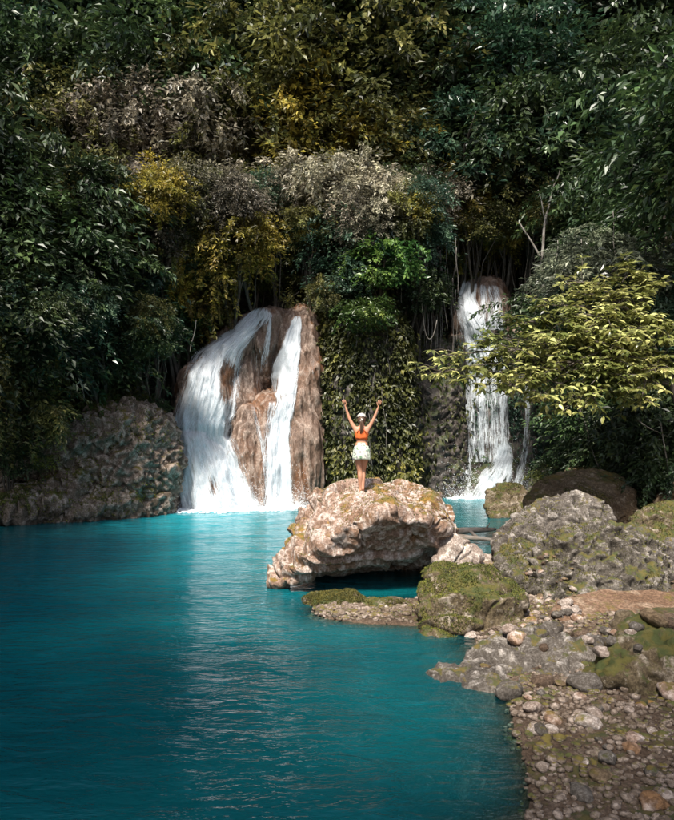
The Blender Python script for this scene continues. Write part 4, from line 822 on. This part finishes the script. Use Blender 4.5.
for a in [(84, 408, 22.8, .75, 'bush2', 'yellowish bush at the top left of the outcrop'), (104, 402, 23.2, .7, 'bush1', 'bright green bush on the crest of the outcrop'), (128, 396, 24.0, .8, 'bush2', 'olive bush on the highest point of the outcrop'),
          (62, 425, 22.4, .8, 'bush3', 'dark bush on the outcrop below the yellowish one'), (30, 425, 21.8, .9, 'bush3', 'dark bush near the left edge of the outcrop'), (40, 455, 21.2, .6, 'bush2', 'small olive bush low on the left of the outcrop'),
          (8, 452, 20.8, .8, 'bush3', 'dark bush cut by the left edge above the pale log'), (18, 502, 20.6, .55, 'bush2', 'small mossy bush at the waterline on the left'), (150, 405, 24.6, .6, 'bush3', 'dark bush on the right shoulder of the outcrop')]: bush(*a)
rb_ = rkD[1]
for a in [(640, 485, 18.6, .8, 'bush3', 'dark bush behind the smooth brown boulder'), (668, 478, 18.0, .9, 'bush3', 'dark bush at the right edge above the mossy boulder'), (600, 455, 22.0, 1.0, 'bush3', 'dark bush in the shade behind the brown boulders'), (560, 462, 24.0, .8, 'bush3', 'dark bush right of the tall waterfall foot'),
          (660, 455, 20.0, 1.1, 'bush3', 'dark bush under the roots at the right edge'), (548, 476, 24.5, .6, 'bush2', 'small olive bush beside the tall waterfall foot')]: bush(*a, bv_=rb_)

# leaning big-leaved tree on the right
def big_tree():
    rd = random.Random(12); g = np.random.default_rng(12)
    base = Vector((10.6, 17.6, 0.8)); t = empty('leaning_tree', tuple(base)); tag(t, 'leaning tree with big glossy yellow green leaves over the right bank', 'tree')
    b = MB(); tips = []
    trunk = [base, P(690, 440, 17.4), P(672, 385, 17.2), P(650, 340, 17.0), P(640, 300, 17.2)]
    def smooth_path(ps, n):
        out = []
        for i in range(n + 1):
            u = i / n * (len(ps) - 1); k = min(int(u), len(ps) - 2); f = u - k
            p0, p1, p2, p3 = ps[max(k - 1, 0)], ps[k], ps[k + 1], ps[min(k + 2, len(ps) - 1)]
            out.append(0.5 * ((2 * p1) + (p2 - p0) * f + (2 * p0 - 5 * p1 + 4 * p2 - p3) * f * f + (3 * p1 - p0 - 3 * p2 + p3) * f ** 3))
        return out
    tp = smooth_path(trunk, 16); b.tube([p - base for p in tp], [0.17 - 0.008 * i for i in range(17)], 9)
    ends = [((424, 374, 15.2), 4), ((446, 356, 15.6), 5), ((470, 366, 15.0), 4), ((480, 340, 15.8), 5), ((512, 322, 16.0), 6), ((505, 352, 15.2), 6), ((545, 305, 16.4), 7), ((540, 345, 15.2), 6), ((582, 296, 16.6), 8), ((575, 335, 15.4), 7), ((556, 372, 14.8), 6),
            ((615, 305, 16.2), 9), ((600, 372, 14.9), 6), ((632, 345, 15.5), 8), ((585, 402, 14.6), 5), ((540, 385, 14.7), 5), ((655, 372, 15.2), 5), ((668, 340, 15.8), 9), ((520, 375, 14.8), 4), ((625, 395, 14.9), 5), ((490, 372, 15.3), 4), ((560, 285, 17.0), 10), ((620, 285, 17.0), 12), ((648, 300, 16.8), 11), ((530, 325, 16.2), 7), ((600, 320, 15.6), 9), ((610, 350, 15.0), 8), ((640, 405, 14.8), 6), ((560, 322, 15.8), 8), ((458, 380, 15.0), 4), ((500, 388, 14.8), 4), ((532, 398, 14.6), 5), ((562, 412, 14.5), 5), ((590, 385, 14.7), 6)]
    for (e, k) in ends:
        s = tp[min(16, k + 4)]; e = P(*e); mid = s.lerp(e, 0.5) + Vector((0, 0, 0.45)); q = smooth_path([s, mid, e], 10)
        b.tube([p - base for p in q], [0.05 - 0.0042 * i for i in range(11)], 6)
        L = (e - s).length
        for m in range(int(14 + L * 4.0)):
            f = rd.uniform(0.30, 1.0); p0 = q[int(f * 10)]; d = (e - s).normalized() * rd.uniform(0.2, 0.9) + Vector((rd.uniform(-1, 1), rd.uniform(-1, 1), rd.uniform(-0.5, 0.35)))
            ln = rd.uniform(0.25, 0.8); e2 = p0 + d.normalized() * ln; b.tube([p - base for p in curve(p0, e2, 3, 0.05, -0.06, rd)], [0.012, 0.010, 0.008, 0.005], 4)
            tips.append((e2, d.normalized())); tips.append((p0.lerp(e2, 0.55), d.normalized()))
        tips.append((e, (e - s).normalized()))
    mkobj('trunk', mkmesh('trunk', np.array(b.v), b.f, M['bark']), (0, 0, 0), t)
    # one leaf: a folded, pointed blade with a drooping tip
    def blade(u, w, z): return (w, u, z)
    lv_ = [(0, 0, 0), (-.17, .22, .05), (0, .22, -.01), (.17, .22, .05), (-.21, .5, .05), (0, .5, -.01), (.21, .5, .05), (-.12, .8, -.02), (0, .8, -.05), (.12, .8, -.02), (0, 1.0, -.14)]
    lf2 = [(0, 2, 1), (0, 3, 2), (1, 2, 5, 4), (2, 3, 6, 5), (4, 5, 8, 7), (5, 6, 9, 8), (7, 8, 10), (8, 9, 10)]
    metas = [mkmesh('leaf', np.array(lv_), lf2, M['leaf_big'], True, None, {'rnd': [r_] * 8}) for r_ in (0.1, 0.35, 0.6, 0.8, 1.0)]
    items = []
    for (p, d) in tips:
        n = rd.randint(4, 7); a0 = rd.uniform(0, 6.28)
        for k in range(n):
            a = a0 + k * 6.283 / n + rd.uniform(-.3, .3); dirv = Vector((math.cos(a), math.sin(a), rd.uniform(-0.55, 0.05))) * 0.9 + d * 0.5
            items.append((p + dirv * 0.02, dirv.normalized(), rd.uniform(0.14, 0.27)))
    items.sort(key=lambda i: -i[2] / i[0].y)
    rest = []
    for k, (p, d, s) in enumerate(items):
        up = (Vector((0, -0.15, 1)) + Vector((rd.gauss(0, .3), rd.gauss(0, .3), 0))); x = d.cross(up).normalized(); z = x.cross(d)
        m = Matrix((x, d, z)).transposed().to_4x4() @ Matrix.Diagonal((s, s, s, 1)); m.translation = p - base
        if k < 300:
            o = bpy.data.objects.new('leaf', metas[rd.randrange(5)]); COL.objects.link(o); o.parent = t; o.matrix_local = m
        else: rest.append((m, rd.random()))
    V0 = np.array(lv_); Vs = []; Fs = []; rn = []
    for i, (m, r_) in enumerate(rest):
        A = np.array(m); Vs.append(V0 @ A[:3, :3].T + A[:3, 3]); Fs += [tuple(j + i * 11 for j in f) for f in lf2]; rn += [r_] * 8
    tag(mkobj('foliage', mkmesh('foliage', np.concatenate(Vs), Fs, M['leaf_big'], True, None, {'rnd': rn}), (0, 0, 0), t), kind='stuff')
    return len(items)
print('big leaves', big_tree())

# thin pale trunks, hanging roots and vines
def twig(name, label, cat, group, ps, rad, mat, n=12, wob=0.03):
    b = MB()
    for (a, c, r0, r1) in ps: b.tube(curve(P(*a), P(*c), n, wob, 0, trd), list(np.linspace(r0, r1, n + 1)), 5)
    tag(b.build(name, M[mat], loc=tuple(P(*ps[0][1]))), label, cat, group)
twig('bare_tree', 'thin pale forked bare tree right of the golden tree', 'tree', None, [((541, 262, 27.8), (553, 180, 28.4), .07, .04), ((547, 225, 28.1), (538, 190, 28), .04, .02), ((550, 200, 28.3), (560, 170, 28.3), .04, .02), ((540, 262, 27.8), (548, 330, 28), .08, .09)], 0, 'pale_bark')
twig('bare_branch', 'pale bare branch slanting down left of the forked tree', 'branch', None, [((519, 222, 27.8), (541, 258, 27.6), .03, .05), ((528, 237, 27.7), (524, 228, 27.2), .02, .01)], 0, 'pale_bark')
for k in range(34):
    x = trd.uniform(416, 458); y0 = trd.uniform(235, 300); y1 = y0 + trd.uniform(35, 85); Y = trd.uniform(28.6, 29.6)
    b = MB().tube(curve(P(x, y0, Y), P(x + trd.uniform(-6, 6), y1, Y - .2), 12, 0.02, 0, trd), [trd.uniform(.010, .022)] * 13, 4)
    tag(b.build('hanging_root', M['pale_bark'], loc=tuple(P(x, y0, Y))), 'thin grey root in the curtain of roots left of the right waterfall', 'root', 'hanging roots left of the right waterfall')
for k, (a, c, sg, lab) in enumerate([((420, 285, 28), (437, 320, 28), 0.9, 'looping vine at the left of the hanging roots'), ((608, 385, 19), (674, 440, 18.5), 0.1, 'long thin vine sloping down under the leaning tree'), ((555, 370, 20), (600, 470, 20), -0.05, 'thin vine hanging below the leaning tree'),
        ((655, 350, 18), (668, 470, 18), 0.02, 'thin vertical vine at the right edge'), ((76, 330, 22), (84, 400, 21.5), 0.05, 'pale thin vine hanging on the dark left wall'), ((196, 320, 25), (190, 352, 25), 0.05, 'short bare twig beside the wide waterfall'), ((60, 340, 21), (100, 320, 21.5), -0.1, 'pale bare twig on the dark left wall')]):
    b = MB().tube(curve(P(*a), P(*c), 16, 0.03, sg, trd), [.02] * 17, 5); tag(b.build('vine', M['pale_bark'], loc=tuple(P(*a))), lab, 'vine')
for k in range(18):
    x = trd.choice([trd.uniform(60, 160), trd.uniform(335, 410), trd.uniform(520, 660)]); y0 = trd.uniform(200, 300); Y = 24.5 if x < 240 else (27.5 if x < 400 else 22)
    b = MB().tube(curve(P(x, y0, Y), P(x + trd.uniform(-5, 5), y0 + trd.uniform(30, 90), Y), 10, 0.03, 0, trd), [.014] * 11, 4)
    tag(b.build('liana', M['pale_bark'], loc=tuple(P(x, y0, Y))), 'thin liana dangling from the tree crowns', 'liana', 'lianas dangling from the crowns')

# ------------------------------------------------------------------ the woman on the boulder
def person():
    X, Y = 0.515, 13.0
    h = bgb.ray_cast(Vector((X, Y, 6)), Vector((0, 0, -1))); z0 = h[0].z if h[0] is not None else 1.9
    t = empty("person", (X, Y, z0 + 0.02)); tag(t, 'woman in orange top and white floral skirt, arms raised, back turned', 'person')
    t.rotation_euler = (0, 0, R(-4)); sc = 1.64 / 1.66 * 1.01; t.scale = (sc, sc, sc)
    sk = NT('skin'); g = sk.n('NewGeometry'); b_ = sk.bsdf(sk.mix(sk.noise(g.outputs['Position'], 5, 3), (0.42, 0.20, 0.12), (0.50, 0.26, 0.165)), 0.5, None, 0.4)
    b_.inputs['Subsurface Weight'].default_value = 0.08; sk.l(b_.outputs[0], sk.out.inputs[0])
    nodes = {'pel': ((0, 0, .93), (.135, .105)), 'hip': ((0, .0, .86), (.15, .115)), 'wst': ((0, .01, 1.05), (.105, .08)), 'rib': ((0, .01, 1.19), (.125, .09)), 'ch': ((0, .01, 1.29), (.135, .09)), 'nk0': ((0, .01, 1.38), (.065, .06)), 'nk': ((0, .015, 1.43), (.048, .048)),
             'hd0': ((0, .02, 1.485), (.066, .075)), 'hd1': ((0, .015, 1.545), (.077, .092)), 'hd2': ((0, .01, 1.60), (.066, .08)), 'nose': ((0, .115, 1.515), (.012, .014)), 'earl': ((-.082, .01, 1.52), (.012, .02)), 'earr': ((.082, .01, 1.52), (.012, .02))}
    E_ = [('pel', 'wst'), ('wst', 'rib'), ('rib', 'ch'), ('ch', 'nk0'), ('nk0', 'nk'), ('nk', 'hd0'), ('hd0', 'hd1'), ('hd1', 'hd2'), ('hd0', 'nose'), ('pel', 'hip')]
    for s, d in ((-1, 'l'), (1, 'r')):
        elb = (-.262, .03, 1.575) if s < 0 else (.262, .02, 1.565); wr = (-.335, .05, 1.80) if s < 0 else (.345, .04, 1.785)
        nodes.update({'sh' + d: ((s * .145, .01, 1.355), (.052, .05)), 'ua' + d: ((s * .20, .015, 1.45), (.041, .042)), 'el' + d: (elb, (.034, .034)), 'fa' + d: (tuple(Vector(elb).lerp(Vector(wr), .35)), (.033, .033)), 'wr' + d: (wr, (.022, .019)), 'pm' + d: (tuple(Vector(wr) + Vector((s * .02, 0, .06))), (.026, .012))})
        E_ += [('ch', 'sh' + d), ('sh' + d, 'ua' + d), ('ua' + d, 'el' + d), ('el' + d, 'fa' + d), ('fa' + d, 'wr' + d), ('wr' + d, 'pm' + d)]
        if s < 0: leg = [('hp', (-.075, 0, .84), (.092, .10)), ('th', (-.065, .0, .66), (.080, .086)), ('kn', (-.035, .02, .46), (.052, .056)), ('cf', (-.03, -.015, .33), (.051, .057)), ('an', (-.025, .0, .09), (.030, .034)), ('he', (-.025, -.03, .04), (.030, .036)), ('bl', (-.03, .10, .03), (.036, .026)), ('to', (-.032, .155, .022), (.030, .018))]
        else: leg = [('hp', (.075, 0, .84), (.092, .10)), ('th', (.060, .035, .66), (.078, .084)), ('kn', (.032, .085, .475), (.052, .056)), ('cf', (.030, .03, .345), (.050, .056)), ('an', (.030, -.02, .125), (.030, .034)), ('he', (.030, -.045, .08), (.030, .034)), ('bl', (.032, .06, .032), (.035, .026)), ('to', (.034, .112, .022), (.029, .018))]
        pr = 'hip'
        for nme, c, r in leg: nodes[nme + d] = (c, r); E_.append((pr, nme + d)); pr = nme + d
    names = list(nodes); me = bpy.data.meshes.new('body'); me.from_pydata([nodes[n][0] for n in names], [(names.index(a), names.index(b)) for a, b in E_ if a in nodes and b in nodes] , [])
    # ears hang on the head
    o = bpy.data.objects.new('body', me); COL.objects.link(o)
    bm = bmesh.new(); bm.from_mesh(me); bm.verts.ensure_lookup_table()
    for a, b in (('hd1', 'earl'), ('hd1', 'earr')): bm.edges.new((bm.verts[names.index(a)], bm.verts[names.index(b)]))
    bm.to_mesh(me); bm.free()
    o.modifiers.new('skin', 'SKIN'); me = o.data
    for i, n in enumerate(names):
        me.skin_vertices[0].data[i].radius = nodes[n][1]; me.skin_vertices[0].data[i].use_root = (n == 'pel')
    ss = o.modifiers.new('s', 'SUBSURF'); ss.levels = 2; ss.render_levels = 2
    dg = bpy.context.evaluated_depsgraph_get(); dg.update(); e = bpy.data.meshes.new_from_object(o.evaluated_get(dg)); bpy.data.objects.remove(o)
    V = [tuple(v.co) for v in e.vertices]; Fc = [tuple(p.vertices) for p in e.polygons]
    mb = MB(); mb.v, mb.f = V, Fc
    for s in (-1, 1):                                       # fingers and thumbs
        pm = Vector(nodes['pm' + ('l' if s < 0 else 'r')][0]); upv = Vector((s * .22, 0.06, 1)).normalized(); sd = Vector((1, 0, -s * .22)).normalized()
        for k, (off, ln, sp) in enumerate(((-.026, .066, -.16), (-.010, .078, -.05), (.008, .074, .05), (.025, .058, .16))):
            a = pm + sd * off * .9 + upv * .012; d1 = (upv + sd * sp * 0.8).normalized(); m1 = a + d1 * (.028 + ln * .42); m2 = m1 + (d1 + Vector((0, .22, 0))).normalized() * ln * .3; m3 = m2 + (d1 + Vector((0, .45, 0))).normalized() * ln * .28
            mb.tube([a, m1, m2, m3, m3 + d1 * .004], [.0080, .0074, .0066, .0055, .003], 7)
        a = pm - sd * s * .014 - upv * .025; d1 = (-sd * s * .6 + upv * .9).normalized(); mb.tube([a, a + d1 * .035, a + d1 * .06 + upv * .008, a + d1 * .075 + upv * .02], [.011, .0095, .008, .004], 7)
    for s in (-.03, .034):                                  # toes
        for k in range(5): mb.tube([(s + (k - 2) * .013, .14 - abs(k - (1 if s < 0 else 3)) * .008, .018), (s + (k - 2) * .014, .185 - abs(k - (3 if s < 0 else 1)) * .01, .012)], [.010, .006], 6)
    mkobj('body', mkmesh('body', np.array(mb.v), mb.f, sk.m), (0, 0, 0), t)
    def ring(name, rows, mat, n=48, pleat=0.0, npl=13, thick=0.006, arc=None):
        V = []; Fc = []
        for i, (z, rx, ry, cy) in enumerate(rows):
            for j in range(n):
                a = 2 * math.pi * j / n; f = i / max(1, len(rows) - 1); w_ = 1 + pleat * f * (math.sin(a * npl) + .5 * math.sin(a * (npl * 2 + 1) + 1))
                V.append((rx * w_ * math.cos(a), cy + ry * w_ * math.sin(a), z + (0.012 * math.sin(a * 3) * f if pleat else 0)))
        for i in range(len(rows) - 1):
            for j in range(n): Fc.append((i * n + j, i * n + (j + 1) % n, (i + 1) * n + (j + 1) % n, (i + 1) * n + j))
        o = mkobj(name, mkmesh(name, np.array(V), Fc, mat), (0, 0, 0), t); m = o.modifiers.new('t', 'SOLIDIFY'); m.thickness = thick; m.offset = 1; return o
    org = plain_mat('orange_cloth', (0.72, 0.12, 0.025), (0.85, 0.19, 0.04), 20, 0.8, 0.4)
    ring('top', [(1.13, .118, .092, .01), (1.17, .128, .10, .012), (1.22, .140, .108, .014), (1.27, .146, .108, .014), (1.295, .148, .104, .012)], org)
    b = MB()
    for s in (-1, 1):
        b.tube([(s * .09, -.092, 1.28), (s * .05, -.090, 1.33), (s * .015, -.066, 1.385)], [.012, .010, .010], 6); b.tube([(s * .09, .108, 1.28), (s * .07, .085, 1.35), (s * .045, .0, 1.405), (s * .01, -.045, 1.40)], [.014, .012, .010, .010], 6)
    mkobj('straps', mkmesh('straps', np.array(b.v), b.f, org), (0, 0, 0), t)
    # floral skirt
    fl = NT('floral_cloth'); tc = fl.n('TexCoord'); v = fl.n('TexVoronoi'); fl.l(tc.outputs['Object'], v.inputs['Vector']); v.inputs['Scale'].default_value = 17
    n1 = fl.noise(tc.outputs['Object'], 22, 4, .7, .8); spot = fl.rng(fl.math('ADD', v.outputs['Distance'], fl.math('MULTIPLY', n1, 0.5)), 0.60, 0.72, 1, 0)
    hue = fl.mix(fl.rng(fl.noise(tc.outputs['Object'], 9, 2), .45, .55), (0.10, 0.22, 0.12), (0.28, 0.22, 0.26)); c = fl.mix(fl.math('MULTIPLY', spot, 0.85), (0.60, 0.65, 0.54), hue)
    b_ = fl.bsdf(c, 0.85, fl.bump(fl.noise(tc.outputs['Object'], 40, 3), .3, .01)); fl.l(b_.outputs[0], fl.out.inputs[0])
    ring('skirt', [(1.045, .113, .092, .005), (1.02, .120, .10, .005), (.97, .150, .128, 0), (.90, .172, .145, .0), (.82, .180, .152, .0), (.74, .186, .158, .005), (.700, .189, .160, .008)], fl.m, 64, 0.05)
    ring('waistband', [(1.055, .115, .094, .005), (1.025, .121, .101, .005)], fl.m, 48, 0, thick=.010)
    # hair: cap over the back of the head, and a long tail
    hair = NT('brown_hair'); tc = hair.n('TexCoord'); nn_ = hair.noise(hair.mapping(tc.outputs['Object'], (40, 40, 4)), 1.0, 4); b_ = hair.bsdf(hair.mix(nn_, (0.05, 0.028, 0.018), (0.17, 0.10, 0.06)), 0.45, hair.bump(nn_, .8, .01)); hair.l(b_.outputs[0], hair.out.inputs[0])
    bm = bmesh.new(); bmesh.ops.create_uvsphere(bm, u_segments=28, v_segments=18, radius=1)
    for v_ in list(bm.verts):
        if v_.co.y > 0.25 and v_.co.z < 0.55: bm.verts.remove(v_)
    for v_ in bm.verts: k = 1 + .03 * math.sin(v_.co.x * 22 + v_.co.z * 6); v_.co = Vector((v_.co.x * .092 * k, v_.co.y * .108 * k + .003, v_.co.z * .112 * k + 1.555))
    m = bpy.data.meshes.new('hair'); bm.to_mesh(m); bm.free(); m.materials.append(hair.m); m.polygons.foreach_set('use_smooth', [True] * len(m.polygons)); ho = mkobj('hair', m, (0, 0, 0), t)
    b = MB(); hr = random.Random(3)
    for k in range(26):
        a = hr.uniform(0, 6.28); r = hr.uniform(0, .024); s = Vector((math.cos(a) * r, -.098 + math.sin(a) * r, 1.545))
        b.tube([s, s + Vector((hr.gauss(0, .003), -.012, -.05)), s + Vector((math.cos(a) * .012, -.010, -.13)), s + Vector((math.cos(a) * .018 + .004, .0, -.22)), s + Vector((math.cos(a) * .008 + hr.gauss(.004, .008), .004, -.30 + hr.uniform(-.04, .02)))], [.009, .010, .010, .008, .003], 5)
    mkobj('ponytail', mkmesh('ponytail', np.array(b.v), b.f, hair.m), (0, 0, 0), ho)
    # pale head scarf tied round the crown
    scf = plain_mat('pale_scarf', (0.36, 0.33, 0.28), (0.52, 0.49, 0.43), 14, 0.85, 0.5)
    bm = bmesh.new(); bmesh.ops.create_uvsphere(bm, u_segments=32, v_segments=20, radius=1)
    for v_ in list(bm.verts):
        if v_.co.z < 0.12 - 0.22 * v_.co.y: bm.verts.remove(v_)
    for v_ in bm.verts: k = 1 + .02 * math.sin(v_.co.y * 16 + v_.co.x * 5); v_.co = Vector((v_.co.x * .099 * k, v_.co.y * .114 * k + .003, v_.co.z * .118 * k + 1.557))
    m = bpy.data.meshes.new('headscarf'); bm.to_mesh(m); bm.free(); m.materials.append(scf); m.polygons.foreach_set('use_smooth', [True] * len(m.polygons)); so_ = mkobj('headscarf', m, (0, 0, 0), t)
    md = so_.modifiers.new('t', 'SOLIDIFY'); md.thickness = .006; md.offset = 1
    b = MB().tube([(0.0, -.115, 1.56), (-.02, -.125, 1.53), (-.03, -.125, 1.48)], [.014, .016, .004], 6).tube([(0.0, -.115, 1.56), (.022, -.126, 1.535), (.035, -.124, 1.495)], [.014, .015, .004], 6)
    mkobj('knot', mkmesh('knot', np.array(b.v), b.f, scf), (0, 0, 0), so_)
person()
